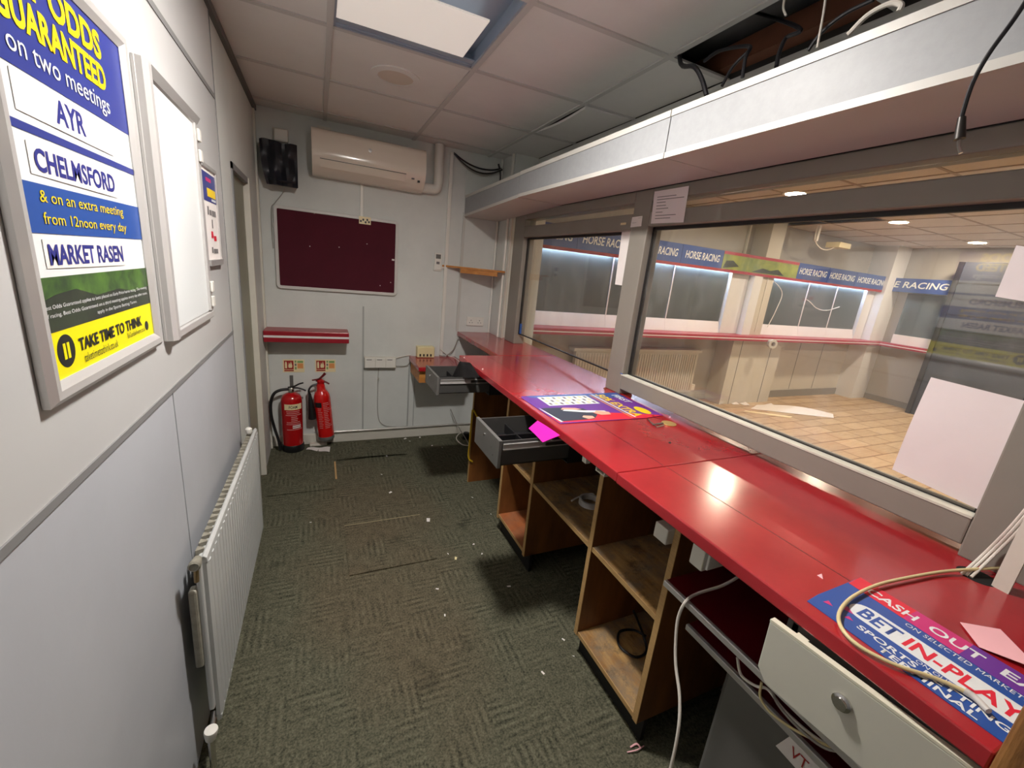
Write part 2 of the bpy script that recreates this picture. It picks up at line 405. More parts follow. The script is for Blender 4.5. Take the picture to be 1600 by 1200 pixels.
def text(s, org, right, up, w, h, m, parent, name='lettering', bold=0.0, shear=0.0, lift=0.0006):
    "built-in font, fitted to exactly w x h with its lower left corner at org"
    cu = bpy.data.curves.new(name, 'FONT'); cu.body = s; cu.extrude = 0.0; cu.offset = bold; cu.shear = shear; cu.resolution_u = 3
    tmp = bpy.data.objects.new(name, cu); col.objects.link(tmp)
    dg = bpy.context.evaluated_depsgraph_get(); dg.update()
    me = bpy.data.meshes.new_from_object(tmp.evaluated_get(dg)); bpy.data.objects.remove(tmp)
    right, up, org = Vector(right).normalized(), Vector(up).normalized(), Vector(org); nn = right.cross(up)
    xs = [v.co.x for v in me.vertices]; ys = [v.co.y for v in me.vertices]
    x0, x1, y0, y1 = min(xs), max(xs), min(ys), max(ys)
    off = world_of(parent) if parent is not None else Vector((0, 0, 0))
    for v in me.vertices:
        v.co = org + right*((v.co.x-x0)/(x1-x0)*w) + up*((v.co.y-y0)/(y1-y0)*h) + nn*lift - off
    o = bpy.data.objects.new(name, me); col.objects.link(o); o.parent = parent
    me.materials.clear(); me.materials.append(m)
    return o
class Plane2:
    "prints shapes on a flat face: o origin, r right, u up"
    def __init__(s, o, r, u): s.o, s.r, s.u = Vector(o), Vector(r).normalized(), Vector(u).normalized(); s.n = s.r.cross(s.u)
    def p(s, a, b, h=0.0): return s.o + s.r*a + s.u*b + s.n*h
    def rect(s, a0, a1, b0, b1, h, m, parent, name='printed_panel', t=0.0004):
        return MB().prism([s.p(a0, b0, h), s.p(a1, b0, h), s.p(a1, b1, h), s.p(a0, b1, h)], s.n*t).build(name, m, parent)
    def poly(s, pts, h, m, parent, name='printed_shape', t=0.0004):
        return MB().prism([s.p(a, b, h) for a, b in pts], s.n*t).build(name, m, parent)
    def disc(s, a, b, rad, h, m, parent, name='printed_disc', t=0.0004, ry=None):
        ry = ry or rad
        return s.poly([(a+rad*math.cos(k*math.pi/14), b+ry*math.sin(k*math.pi/14)) for k in range(28)], h, m, parent, name, t)
    def text(s, str_, a, b, w, h_, m, parent, h=0.0006, **k):
        return text(str_, s.p(a, b), s.r, s.u, w, h_, m, parent, lift=h, **k)

# ================================================================== SETTING
H = 2.3735                    # ceiling
YF = -4.6                     # wall behind the camera
WX = 1.76                     # front face of the window frames
ZT = 0.957                    # worktop height
SX, SY, SH = 8.9, 0.6, 2.47   # shop: far right wall, front wall, ceiling height

f = MB().box(-0.1, 1.80, YF, 0.0, -0.05, 0.0).build('floor', m_carpet); struct(f)
f2 = MB().box(1.80, SX, YF, SY, -0.06, -0.0005).build('floor_shop', m_shopfloor); struct(f2)

# left wall with its doorway
DY0, DY1, DZ = -1.0, -0.46, 1.875
wl = MB().box(-0.1, 0, YF, DY0, 0, 2.95).box(-0.1, 0, DY0, DY1, DZ, 2.95).box(-0.1, 0, DY1, 0.1, 0, 2.95).build('wall_left', m_wall); struct(wl)
MB().box(0, 0.005, YF, -1.29, 1.132, 2.045).build('wall_panel', m_panel_hi, wl)
MB().box(0, 0.005, YF, -2.189, 0.0, 1.118).build('wall_panel', m_panel_lo, wl)
MB().box(0, 0.005, -2.181, -1.285, 0.0, 1.118).build('wall_panel', m_panel_lo, wl)
MB().box(0, 0.005, YF, -1.285, 2.062, H).build('wall_panel', m_panel_hi, wl)
struct(MB().box(0, 0.008, YF, -1.285, 1.118, 1.132).build('trim_1', m_trim_grey))
struct(MB().box(0, 0.008, YF, -1.30, 2.045, 2.062).build('trim_2', m_trim_grey))
struct(MB().box(0, 0.007, -1.292, -1.284, 0, H).build('trim_3', m_trim_grey))
struct(MB().box(0, 0.018, YF, 0, H-0.03, H).build('trim_4', mat('dark_ceiling_trim', (92, 90, 88), 0.5)))
struct(MB().box(0, 0.012, -0.05, -0.018, 0, H-0.03).build('trim_5', m_offwhite))
# doorway: lining, leaf standing inside
d1 = MB().box(-0.1, -0.02, DY0+0.03, DY1-0.03, 0.01, DZ-0.03).build('door_1', m_olive); struct(d1)
MB().box(-0.1, 0.006, DY0, DY0+0.03, 0, DZ).box(-0.1, 0.006, DY0, DY1, DZ-0.03, DZ).build('door_lining', m_trim_grey, d1)
MB().box(-0.1, 0.012, DY1-0.032, DY1, 0, DZ-0.0).build('door_jamb', m_offwhite, d1, bevel=0.003)
MB().box(-0.02, -0.014, DY0+0.06, DY0+0.14, 0.93, 1.0).build('strike_plate', m_darkmetal, d1)

wb = MB().box(-0.1, 2.2, 0, 0.1, 0, 2.95).build('wall_back', m_wall); struct(wb)
struct(MB().box(0.0, 1.75, -0.018, 0, 0, 0.085).build('baseboard_back', m_offwhite, bevel=0.004))
for i, (x, z0, z1, w) in enumerate(((0.678, 0.1, 1.13, 0.012), (1.05, 0.1, 0.66, 0.012), (1.455, 0.72, 2.30, 0.02), (1.10, 0.1, 0.6, 0.006))):
    struct(MB().box(x-w/2, x+w/2, -0.006, 0, z0, z1).build('trim_%d' % (6+i), mat('batten_%d' % i, (168, 171, 168), 0.5) if w < 0.015 else m_wall))
wf = MB().box(-0.1, SX+0.1, YF-0.1, YF, 0, 2.95).build('wall_front', m_wall); struct(wf)
# pier at the window end, the partition under the worktop, and the strip above the window
pier = MB().box(1.753, 2.0, -0.25, 0, 0, H+0.5).build('wall_right', m_wall); struct(pier)
MB().box(1.80, 1.88, YF, -0.25, 0, 0.915).build('partition', m_wood_back, pier)
MB().box(1.95, 2.0, YF, -0.25, 1.945, H).build('partition', m_wall, pier)
MB().box(WX, 1.95, YF, -0.25, 1.945, 1.96).build('partition', m_frame, pier)
MB().box(1.95, 2.0, YF, -0.25, H, 2.95).build('partition', m_void, pier)

# suspended ceiling: boards in a 0.6 m grid, two boards missing above the pelmet
GX, GY = 0.4229, -0.1786
xs = [0.0] + [GX+0.6*k for k in range(3)] + [1.95]
ys = [0.0] + [GY-0.6*k for k in range(8)] + [YF]
holes = {(3, 4), (3, 5), (1, 3), (1, 4), (3, 2)}      # two missing boards, both light fittings, one slipped board
cm = MB()
for i in range(len(xs)-1):
    for j in range(len(ys)-1):
        if (i, j) in holes: continue
        cm.box(xs[i]+0.004, xs[i+1]-0.004, ys[j+1]+0.004, ys[j]-0.004, H+0.004, H+0.016)
hx0, hx1, hy0, hy1 = xs[1]+0.004, xs[2]-0.004, ys[5]+0.004, ys[4]-0.004     # board pierced for the lit downlight
for lay in (H+0.004, H+0.016):
    n0 = 40; vs = []
    for k in range(n0):
        a = 2*math.pi*(k+0.5)/n0; c, sn = math.cos(a), math.sin(a); q = max(abs(c), abs(sn))
        vs += [(0.723+0.1*c, -2.279+0.1*sn, lay), ((hx0+hx1)/2+c/q*(hx1-hx0)/2, (hy0+hy1)/2+sn/q*(hy1-hy0)/2, lay)]
    cm.add(vs, [(2*k, 2*((k+1) % n0), 2*((k+1) % n0)+1, 2*k+1) for k in range(n0)])
ce = cm.build('ceiling', m_tile); struct(ce)
g = MB()
for x in xs[1:-1]: g.box(x-0.012, x+0.012, YF, 0, H-0.002, H+0.004)
for y in ys[1:-1]: g.box(0, 1.95, y-0.012, y+0.012, H-0.0015, H+0.0045)
g.build('ceiling_grid', m_grid, ce)
# void above
vd = MB().box(-0.1, 2.0, YF, 0.0, 2.95, 3.0).build('ceiling_void', m_void_dk, ce)
struct(MB().box(-0.1, SX+0.1, YF, SY+0.1, 3.0, 3.05).build('roof', m_void_dk))
tile = MB().sheet((1.636, -1.375, H-0.016), (1.94, -1.375, H-0.002), (1.94, -0.785, H+0.004), (1.636, -0.785, H+0.001),
                  bend=lambda u, v: -0.014*math.sin(math.pi*v)*(1-u), n=8, t=0.012).build('ceiling_tile', m_tile)
tag(tile, 'slipped ceiling tile with one edge sagging and a black gap beside it', 'ceiling tile')

# ------------------------------------------------------------------ ceiling lights
x0, x1, y0, y1 = GX, GX+0.6, GY-1.8, GY-1.2
t = thing('ceiling_light', 'square recessed ceiling light with blue-grey surround and crooked white diffuser', 'light', (x0+0.3, y1-0.3, H))
mb = MB()
mb.box(x0+0.012, x0+0.02, y0, y1-0.012, H+0.0, H+0.05).box(x1-0.02, x1-0.012, y0, y1-0.012, H, H+0.05).box(x0+0.012, x1-0.012, y1-0.02, y1-0.012, H, H+0.05).box(x0+0.012, x1-0.012, y0, y1-0.012, H+0.05, H+0.06)
mb.build('housing', m_troffer, t)
MB().box(x0+0.014, x1-0.014, y1-0.075, y1-0.016, H+0.004, H+0.010).box(x0+0.014, x1-0.014, y1-0.040, y1-0.034, H+0.0, H+0.006).build('housing_lip', m_troffer, t, bevel=0.002)
MB().box(x0+0.016, x0+0.525, y1-0.405, y1-0.078, H+0.002, H+0.010).build('diffuser', m_diffuser, t, bevel=0.003)
LX, LY = 0.723, -2.279
t = thing('downlight', 'round lit white downlight in the ceiling above the aisle, nearest the camera', 'light', (LX, LY, H))
MB().lathe([(0.088, 0.045), (0.088, 0.0), (0.118, 0.0), (0.118, -0.004), (0.086, -0.005), (0.084, 0.045), (0.088, 0.045)], (LX, LY, H+0.004), n=40).build('rim', m_white_pl, t, smooth=True)
MB().lathe([(0.083, 0.012), (0.083, 0.000), (0.06, -0.004), (0.0, -0.007)], (LX, LY, H+0.004), n=40).build('lens', m_led, t, smooth=True)
MB().lathe([(0.10, 0.046), (0.10, 0.10), (0.0, 0.10)], (LX, LY, H+0.004), n=24).build('lamp_housing', m_drawer_dk, t, smooth=True)
t = thing('downlight', 'round unlit white downlight in the staff ceiling tile', 'light', (0.728, -1.06, H))
MB().lathe([(0.085, 0.0), (0.118, 0.0), (0.118, -0.006), (0.085, -0.010), (0.085, 0.0)], (0.728, -1.06, H+0.004), n=40).build('rim', m_tile, t, smooth=True)
MB().lathe([(0.086, 0), (0.084, -0.004), (0.0, -0.006)], (0.728, -1.06, H+0.002), n=40).build('lens', m_lamp_off, t, smooth=True)

# ------------------------------------------------------------------ things seen in the ceiling hole
t = MB().box(1.885, 1.948, -3.4, -1.70, 2.395, 2.47).build('timber_joist', m_joist); tag(t, 'reddish timber joist inside the open ceiling hole', 'joist')
t = thing('air_duct', 'grey square duct inside the open ceiling hole', 'duct', (1.85, -2.3, 2.5))
MB().box(1.76, 1.94, -3.4, -1.80, 2.50, 2.72).build('duct_body', m_duct, t, bevel=0.01)
MB().box(1.75, 1.947, -2.5, -2.46, 2.49, 2.73).build('flange', m_duct, t)
def cable(name, pts, r, m, label, group=None, n=8):
    return tag(MB().tube(pts, r, n).build(name, m, smooth=True), label, 'cable', group)
cable('cable', [(1.63, -2.02, 2.60), P(1062, 92, 1, -2.02), P(1085, 105, 0, 1.60), P(1097, 125, 0, 1.60), P(1104, 150, 0, 1.60)], 0.008, m_blackcable, 'thick black cable drooping from the near corner of the ceiling hole')
cable('cable', [P(1100, 96, 0, 1.66), P(1125, 80, 0, 1.66), P(1170, 73, 0, 1.66), P(1165, 90, 0, 1.62), P(1160, 122, 0, 1.62)], 0.006, m_blackcable, 'black cable bent into a hook just inside the ceiling hole')
cable('cable', [P(1172, 78, 0, 1.66), P(1145, 105, 0, 1.64), P(1128, 135, 0, 1.62)], 0.005, m_blackcable, 'thin black cable slanting down behind the hooked cable in the hole')
cable('cable', [(1.80, -2.15, 2.51), P(1248, 44, 0, 1.68), P(1228, 60, 0, 1.66), P(1217, 85, 0, 1.64), P(1213, 105, 0, 1.62)], 0.006, m_blackcable, 'black cable curving down in the middle of the ceiling hole')
cable('cable', [P(1365, 0, 0, 1.62), P(1320, 22, 0, 1.62), P(1285, 50, 0, 1.62), P(1262, 80, 0, 1.62)], 0.005, m_blackcable, 'long black cable slanting across the ceiling hole to the pelmet')
cable('cable', [P(1292, -15, 0, 1.60), P(1286, 25, 0, 1.60), P(1277, 75, 0, 1.60)], 0.003, m_white_cable, 'thin white cable hanging straight in the ceiling hole')
cable('cable', [P(1228, -12, 0, 1.60), P(1224, 12, 0, 1.60), P(1228, 25, 0, 1.60)], 0.003, m_white_cable, 'short white cable end hanging from the ceiling hole')
cable('cable', [P(1325, 55, 0, 1.57), P(1355, 25, 0, 1.57), P(1390, 6, 0, 1.57), P(1408, 8, 0, 1.57), P(1405, 18, 0, 1.57)], 0.006, m_white_cable, 'white cable looped up over the top of the pelmet')

# ------------------------------------------------------------------ pelmet over the window
PX_, PB, PT = 1.45, 1.936, 2.084
pel = thing('pelmet', 'long white laminate boxed pelmet running above the serving window', 'pelmet', (1.6, -2.2, PB))
def pel_seg(ya, yb, za0, za1, zb0, zb1):
    # from ya (near) to yb (far)
    MB().prism([(PX_, ya, za0+0.018), (PX_, yb, zb0+0.018), (PX_, yb, zb1-0.02), (PX_, ya, za1-0.02)], (0.016, 0, 0)).build('fascia', m_laminate, pel)
    MB().prism([(PX_-0.003, ya, za0), (PX_-0.003, yb, zb0), (PX_-0.003, yb, zb0+0.018), (PX_-0.003, ya, za0+0.018)], (0.02, 0, 0)).build('edging', m_edge_white, pel)
    MB().prism([(PX_-0.003, ya, za1-0.02), (PX_-0.003, yb, zb1-0.02), (PX_-0.003, yb, zb1), (PX_-0.003, ya, za1)], (0.03, 0, 0)).build('edging', m_edge_white, pel)
    MB().prism([(PX_+0.02, ya, za0+0.002), (PX_+0.02, yb, zb0+0.002), (1.752, yb, zb0+0.002), (1.752, ya, za0+0.002)], (0, 0, 0.014)).build('underside', m_pelmet_u, pel)
pel_seg(YF, -2.252, PB, PT+0.004, PB, PT)
pel_seg(-2.248, -1.052, PB, PT, PB, PT-0.008)
pel_seg(-1.047, -0.004, PB-0.002, PT-0.010, PB-0.040, PT-0.026)
# the hanging black lead with a plug
t = thing('hanging_lead', 'black lead hanging over the pelmet with a grey plug on its end', 'cable', P(1500, 215, 0, 1.40))
pts = [P(1612, -12, 0, 1.42), P(1585, 30, 0, 1.41), P(1545, 85, 0, 1.40), P(1520, 130, 0, 1.40), P(1505, 175, 0, 1.40), P(1502, 190, 0, 1.40)]
MB().tube(pts, 0.0035).build('lead', m_blackcable, t, smooth=True)
MB().tube([P(1503, 184, 0, 1.40), P(1501, 200, 0, 1.40), P(1499, 218, 0, 1.40)], 0.0075, 10, 3, taper=lambda s: 0.75+0.35*s).build('plug', m_darkmetal, t, smooth=True)
MB().tube([P(1499, 218, 0, 1.40), P(1498, 228, 0, 1.40), P(1501, 240, 0, 1.40)], 0.003).build('contact', m_chrome, t, smooth=True)

# ------------------------------------------------------------------ serving window
win = bpy.data.objects.new('window_1', None); col.objects.link(win); win.location = (WX, -1.7, ZT); struct(win)
FD = 0.09
def fr(name, y0, y1, z0, z1, m=m_frame, x0=WX, x1=WX+FD, bv=0.004):
    return MB().box(x0, x1, y0, y1, z0, z1).build(name, m, win, bevel=bv)
fr('post', -0.52, -0.335, ZT, 1.938)
fr('post', -1.862, -1.742, ZT, 1.938)
fr('post', YF, -3.172, ZT, 1.938)
fr('head_rail', -1.742, -0.52, 1.885, 1.938); fr('head_rail', -3.172, -1.862, 1.885, 1.938)
fr('transom', -1.742, -0.52, 1.762, 1.838); fr('transom', -3.172, -1.862, 1.775, 1.838)
fr('bottom_rail', -3.172, -1.862, 0.985, 1.058)
MB().box(WX-0.002, WX+0.035, -3.172, -1.855, 1.056, 1.062).build('sill', m_frame_lt, win)
gk = MB()
for a, b, z0, z1 in ((-3.172, -1.862, 1.060, 1.775), (-1.742, -0.52, 1.036, 1.762)):
    gk.box(WX+0.034, WX+0.05, a, b, z1-0.014, z1).box(WX+0.034, WX+0.05, a, b, z0, z0+0.006).box(WX+0.034, WX+0.05, a, a+0.010, z0, z1).box(WX+0.034, WX+0.05, b-0.012, b, z0, z1)
gk.build('gasket', m_gasket, win)
MB().box(WX-0.002, WX+0.02, -3.172, -0.30, 1.938, 1.945).build('gasket', m_gasket, win)
for a, b, z0, z1 in ((-3.170, -1.864, 1.063, 1.773), (-1.740, -0.522, 1.040, 1.760), (-3.170, -1.864, 1.84, 1.883), (-1.74, -0.522, 1.84, 1.883)):
    MB().box(WX+0.039, WX+0.045, a, b, z0, z1).build('glass_pane', m_glass, win)
MB().box(WX+0.036, WX+0.05, -0.545, -0.524, 1.04, 1.12).build('tape', m_bluetape, win)
MB().box(WX-0.001, WX+0.03, -1.862, -1.845, 1.062, 1.066).build('tape', m_bluetape, win)

# ================================================================== COUNTER
m_seam = mat('worktop_seam', (96, 16, 24), 0.4)
def slab(name, x0, x1, y0, y1, z1, label, nose=True):
    o = MB().box(x0, x1, y0, y1, z1-0.034, z1).build(name, m_top, bevel=0.0035, seg=2)
    if x0 < 1.3: MB().box(1.365, 1.3675, y0+0.004, y1-0.004, z1-0.001, z1+0.0003).build('seam', m_seam, o)
    return tag(o, label, 'worktop')
slab('worktop', 1.455, 1.90, -0.962, -0.003, ZT, 'far narrow red worktop section against the grey back wall')
slab('worktop', 1.178, 1.90, -2.602, -0.966, ZT, 'middle red worktop section under the white calendar poster')
slab('worktop', 1.174, 1.90, -3.418, -2.606, ZT+0.001, 'nearest glossy red worktop section with the betting poster on it')

slab('side_table_top', 1.045, 1.45, -0.40, -0.004, 0.735, 'lower dark red side ledge in the corner behind the open cash drawer')
tag(MB().box(1.06, 1.44, -0.36, -0.02, 0.60, 0.698).build('side_ledge_support', m_plank), 'pale wooden support under the low red corner ledge', 'support')

# cabinets
CXF, CXB = 1.30, 1.79
cab = thing('open_cabinet', 'open wooden cabinet with two shelves, nearer one under the red counter', 'cabinet', (1.55, -2.58, 0))
def panel(y, name, parent, z0=0.10, z1=0.918, x0=CXF, m=m_wood_side):
    o = MB().box(x0, CXB, y-0.010, y+0.010, z0, z1).build(name, m, parent)
    MB().box(x0-0.003, x0, y-0.0105, y+0.0105, z0, z1).build('panel_edge', m_ply_edge, o)
    return o
def shelf(y0, y1, z, name, parent, m=m_wood_shelf):
    o = MB().box(CXF+0.004, CXB, y0, y1, z-0.018, z).build(name, m, parent)
    MB().box(CXF+0.001, CXF+0.004, y0, y1, z-0.0185, z).build('shelf_edge', m_ply_edge, o)
    return o
panel(-2.392, 'side_panel', cab); panel(-2.762, 'side_panel', cab)
shelf(-2.752, -2.402, 0.522, 'shelf', cab); shelf(-2.752, -2.402, 0.118, 'bottom_board', cab)
MB().box(CXB-0.012, CXB-0.004, -2.752, -2.402, 0.118, 0.915).build('back_board', m_wood_back, cab)
MB().box(CXF+0.035, CXF+0.05, -2.77, -2.385, 0, 0.10).build('kickboard', m_blacktar, cab)
cab2 = thing('open_cabinet', 'open wooden cabinet with a reddish bottom board, farther one under the counter', 'cabinet', (1.55, -1.7, 0))
panel(-1.528, 'side_panel', cab2); panel(-1.885, 'side_panel', cab2)
shelf(-1.875, -1.538, 0.522, 'shelf', cab2); shelf(-1.875, -1.538, 0.128, 'bottom_board', cab2, m_wood_red)
MB().box(CXB-0.012, CXB-0.004, -1.875, -1.538, 0.13, 0.915).build('back_board', m_wood_back, cab2)
MB().box(CXF+0.035, CXF+0.05, -1.895, -1.518, 0, 0.11).build('kickboard', m_blacktar, cab2)
br = thing('bridging_shelf', 'worn wooden shelf bridging the gap between the two open cabinets', 'shelf', (1.55, -2.13, 0.52))
shelf(-2.381, -1.896, 0.522, 'shelf_board', br)
MB().box(CXB-0.012, CXB-0.004, -2.381, -1.896, 0.06, 0.915).build('back_board', m_wood_back, br)
pn = thing('wooden_panel', 'standing wooden end panel behind the open grey cash drawer', 'panel', (1.5, -0.9, 0))
panel(-0.905, 'board', pn, 0.0, 0.918, 1.325)
MB().box(CXB-0.012, CXB-0.004, -1.515, -0.92, 0.06, 0.915).build('back_board', m_wood_back, pn)
t = MB().tube([P(746, 652, 1, -0.93), P(739, 641, 1, -0.93), P(737, 655, 1, -0.93), P(734, 690, 1, -0.93), P(732, 715, 1, -0.93), P(738, 722, 1, -0.93)], 0.006).build('yellow_rod', m_yellow_rod, smooth=True)
tag(t, 'thin yellow bent rod on the edge of the wooden end panel', 'rod')

# cash drawers pulled out from under the worktop
def cash_drawer(x0, x1, ya, yb, z0, z1, label, xin):
    t = thing('cash_drawer', label, 'drawer', ((x0+x1)/2, (ya+yb)/2, z0))
    fp = MB().box(x0, x0+0.014, yb-0.006, ya+0.006, z0-0.008, z1+0.004).build('front_panel', m_drawer, t, bevel=0.002)
    MB().lathe([(0.006, 0), (0.006, 0.004), (0.003, 0.005)], (x0-0.004, (ya+yb)/2+0.02, z1-0.03), (1, 0, 0), 14).build('lock', m_chrome, fp, smooth=True)
    for a, b in ((0.07, -0.06), (-0.06, -0.05), (-0.08, -0.075)):
        MB().lathe([(0.003, 0), (0.003, 0.0015)], (x0-0.001, (ya+yb)/2+a, z1+b), (1, 0, 0), 10).build('screw', m_chrome, fp)
    bx = MB().box(x0+0.014, x1, yb, yb+0.006, z0, z1).box(x0+0.014, x1, ya-0.006, ya, z0, z1).box(x0+0.014, x1, yb, ya, z0, z0+0.006).box(x1-0.006, x1, yb, ya, z0, z1-0.02)
    bx.build('drawer_box', m_drawer_dk, t, bevel=0.0015)
    r = MB().box(x0+0.02, x1+0.02, yb-0.004, yb-0.001, z1-0.034, z1-0.012).box(x0+0.02, x1+0.02, yb-0.008, yb-0.001, z1-0.015, z1-0.011).box(x0+0.02, x1+0.02, yb-0.008, yb-0.001, z1-0.036, z1-0.032)
    r.build('runner', m_alu, t)
    MB().box(x0+0.2, x1+0.02, yb-0.010, yb-0.006, z1-0.030, z1-0.017).build('runner', m_darkmetal, t)
    tr = MB().box(x0+0.02, x1-0.01, yb+0.008, ya-0.008, z0+0.008, z0+0.03)
    tr.box(x0+0.02, x1-0.01, (ya+yb)/2-0.004, (ya+yb)/2+0.004, z0+0.03, z1-0.03)
    tr.box(x0+0.13, x0+0.136, yb+0.008, ya-0.008, z0+0.03, z1-0.03)
    tr.build('tray', m_black, t, bevel=0.003)
    MB().box(xin, CXB-0.02, yb-0.014, yb-0.012, z0-0.012, 0.919).box(xin, CXB-0.02, ya+0.012, ya+0.014, z0-0.012, 0.919).box(xin, CXB-0.02, yb-0.014, ya+0.014, z0-0.014, z0-0.010).build('housing', m_black, t)
    return t
cash_drawer(0.962, 1.30, -1.935, -2.185, 0.795, 0.897, 'open grey cash drawer with a magenta card lying in it', 1.27)
cash_drawer(0.955, 1.29, -1.01, -1.285, 0.802, 0.897, 'open grey cash drawer at the far end beside the low red ledge', 1.27)
# bent black cash tray propped in the far drawer
t = MB().sheet(P(706, 592, 0, 1.09), P(750, 590, 0, 1.155), P(735, 567, 0, 1.165), P(719, 565, 0, 1.11), bend=lambda u, v: 0.014*math.sin(u*3.1), n=8, t=0.004).build('black_liner', m_black, smooth=True)
tag(t, 'curled black plastic liner sticking up at the back of the far drawer', 'liner')
t = thing('magenta_card', 'bright magenta card leaning in the open grey cash drawer', 'card', (1.21, -2.08, 0.86))
a, b, c, d = P(840, 658, 0, 1.170), P(875, 681, 0, 1.170), P(848, 692, 0, 1.125), P(826, 670, 0, 1.125)
MB().sheet(d, c, b, a, bend=lambda u, v: 0.003*math.sin(3.1*u), n=6, t=0.001).build('card_sheet', m_magenta, t)

# big beige drawer at the near end
t = thing('beige_drawer', 'large pale beige lockable drawer front under the near end of the counter', 'drawer', (1.2, -3.3, 0.77))
dx = 1.150
sk = lambda y: dx+0.10*(-3.127-y)
mbp = [(sk(y), y, z) for y, z in ((-3.127, 0.907), (-3.130, 0.800), (-3.150, 0.776), (-3.412, 0.776), (-3.412, 0.907))]
fp = MB().prism(mbp, (0.012, 0, 0)).build('front_panel', m_beige_drawer, t, bevel=0.002)
MB().prism([(sk(-3.127), -3.127, 0.9075), (sk(-3.412), -3.412, 0.9075), (sk(-3.412)+0.013, -3.412, 0.9075), (sk(-3.127)+0.013, -3.127, 0.9075)], (0, 0, 0.005)).build('top_edge', m_beige_edge, fp)
lk = MB().lathe([(0.0150, 0), (0.0150, -0.003), (0.0105, -0.005), (0.0105, -0.009), (0.008, -0.009)], (sk(-3.262), -3.262, 0.860), (1, 0, 0), 24).build('lock', m_chrome, fp, smooth=True)
fr_ = MB().box(1.196, 1.62, -3.155, -3.145, 0.775, 0.92).box(1.19, 1.62, -3.412, -3.14, 0.912, 0.920).box(1.196, 1.222, -3.412, -3.135, 0.890, 0.918).build('housing', m_drawer, t)
MB().box(dx+0.02, 1.60, -3.165, -3.158, 0.79, 0.89).box(dx+0.04, 1.60, -3.412, -3.158, 0.785, 0.79).build('drawer_box', m_drawer, t)
MB().box(dx+0.012, dx+0.03, -3.185, -3.165, 0.900, 0.908).build('catch', m_beige_edge, t)

# two keyboard trays
for z, y1, xo, lab in ((0.700, -2.79, 1.25, 'dark red pull-out tray with a grey front edge, upper of the two'), (0.590, -2.855, 1.30, 'dark pull-out tray with a grey front edge, lower of the two')):
    t = thing('pull_out_tray', lab, 'tray', (1.45, -3.1, z))
    MB().box(xo+0.012, 1.70, -3.412, y1, z-0.012, z).build('tray_board', m_traydk, t)
    MB().box(xo, xo+0.012, -3.412, y1, z-0.016, z+0.002).build('front_edge', m_alu, t, bevel=0.002)
    MB().box(1.50, 1.508, -3.412, y1, z, z+0.012).build('back_rail', m_darkmetal, t)
# sockets under the counter
t = thing('socket_box', 'white double socket box fixed under the near counter edge', 'socket', (1.3, -2.89, 0.85))
MB().box(1.205, 1.43, -2.925, -2.885, 0.846, 0.919).build('back_box', m_offwhite, t, bevel=0.004)
fpz = MB().box(1.215, 1.42, -2.932, -2.925, 0.852, 0.916).build('face_plate', m_white_pl, t, bevel=0.003)
for x in (1.26, 1.33): MB().box(x, x+0.006, -2.934, -2.931, 0.875, 0.885).box(x+0.014, x+0.020, -2.934, -2.931, 0.875, 0.885).build('socket_holes', m_print_grey, fpz)
t = MB().box(1.27, 1.37, -2.7515, -2.700, 0.785, 0.835).build('white_bracket', m_offwhite, bevel=0.003)
tag(t, 'white plastic box inside the top of the near open cabinet', 'box')
t = MB().box(1.205, 1.225, -2.405, -2.380, 0.885, 0.920).build('bracket', m_offwhite, bevel=0.002); tag(t, 'small white bracket under the counter edge, left of the U-shaped one', 'bracket')
t = MB().prism([(1.2, -2.47, 0.92), (1.2, -2.475, 0.92), (1.2, -2.475, 0.899), (1.2, -2.515, 0.899), (1.2, -2.515, 0.92), (1.2, -2.52, 0.92), (1.2, -2.52, 0.895), (1.2, -2.47, 0.895)], (0.04, 0, 0)).build('bracket', m_offwhite); tag(t, 'white U-shaped bracket under the counter edge above the near cabinet', 'bracket')
t = thing('tape_roll', 'grey tape roll on the bridging wooden shelf beside a loose cable', 'tape roll', (1.52, -2.3, 0.522))
MB().lathe([(0.040, 0), (0.050, 0), (0.050, 0.026), (0.040, 0.026), (0.040, 0)], P(921, 788, 2, 0.524), n=28).build('roll', m_tape, t, smooth=True)
cable('cable', [P(893, 783, 2, 0.527), P(905, 777, 2, 0.527), P(925, 772, 2, 0.530), P(930, 780, 2, 0.530)], 0.004, m_white_cable, 'short pale cable end beside the tape roll on the wooden shelf')
cable('cable', [P(990, 955, 2, 0.26), P(1004, 990, 2, 0.15), P(1010, 1018, 2, 0.124), P(992, 1027, 2, 0.124), P(968, 1010, 2, 0.124), P(968, 988, 2, 0.124), P(990, 985, 2, 0.124), P(1010, 995, 2, 0.124)], 0.005, m_blackcable, 'black cable coiled on the bottom board of the near cabinet')
# cable hanging in front of the trays
cable('cable', [P(1163, 896, 2, 0.76), P(1130, 915, 2, 0.73), P(1090, 928, 2, 0.712), P(1072, 940, 0, 1.243), P(1060, 965, 0, 1.242), P(1056, 1000, 0, 1.24), P(1056, 1040, 0, 1.235), P(1062, 1090, 0, 1.225), P(1060, 1140, 0, 1.21), P(1048, 1200, 0, 1.20), P(1030, 1260, 0, 1.19)], 0.0042, m_white_cable, 'long white cable hanging down in front of the dark red tray')
cable('cable', [P(1152, 1028, 0, 1.30), P(1158, 1055, 0, 1.30), P(1180, 1072, 0, 1.29), P(1200, 1078, 0, 1.29), P(1225, 1110, 0, 1.29), P(1270, 1150, 0, 1.29), P(1320, 1180, 0, 1.29)], 0.0035, m_white_cable, 'white cable looping down below the beige drawer, leftmost')
cable('cable', [P(1190, 1066, 0, 1.28), P(1188, 1090, 0, 1.28), P(1205, 1115, 0, 1.28), P(1240, 1140, 0, 1.28), P(1280, 1160, 0, 1.28), P(1310, 1172, 0, 1.28)], 0.003, m_cream_cable, 'thin cream cable sagging below the beige drawer, in front of the grey sheet')
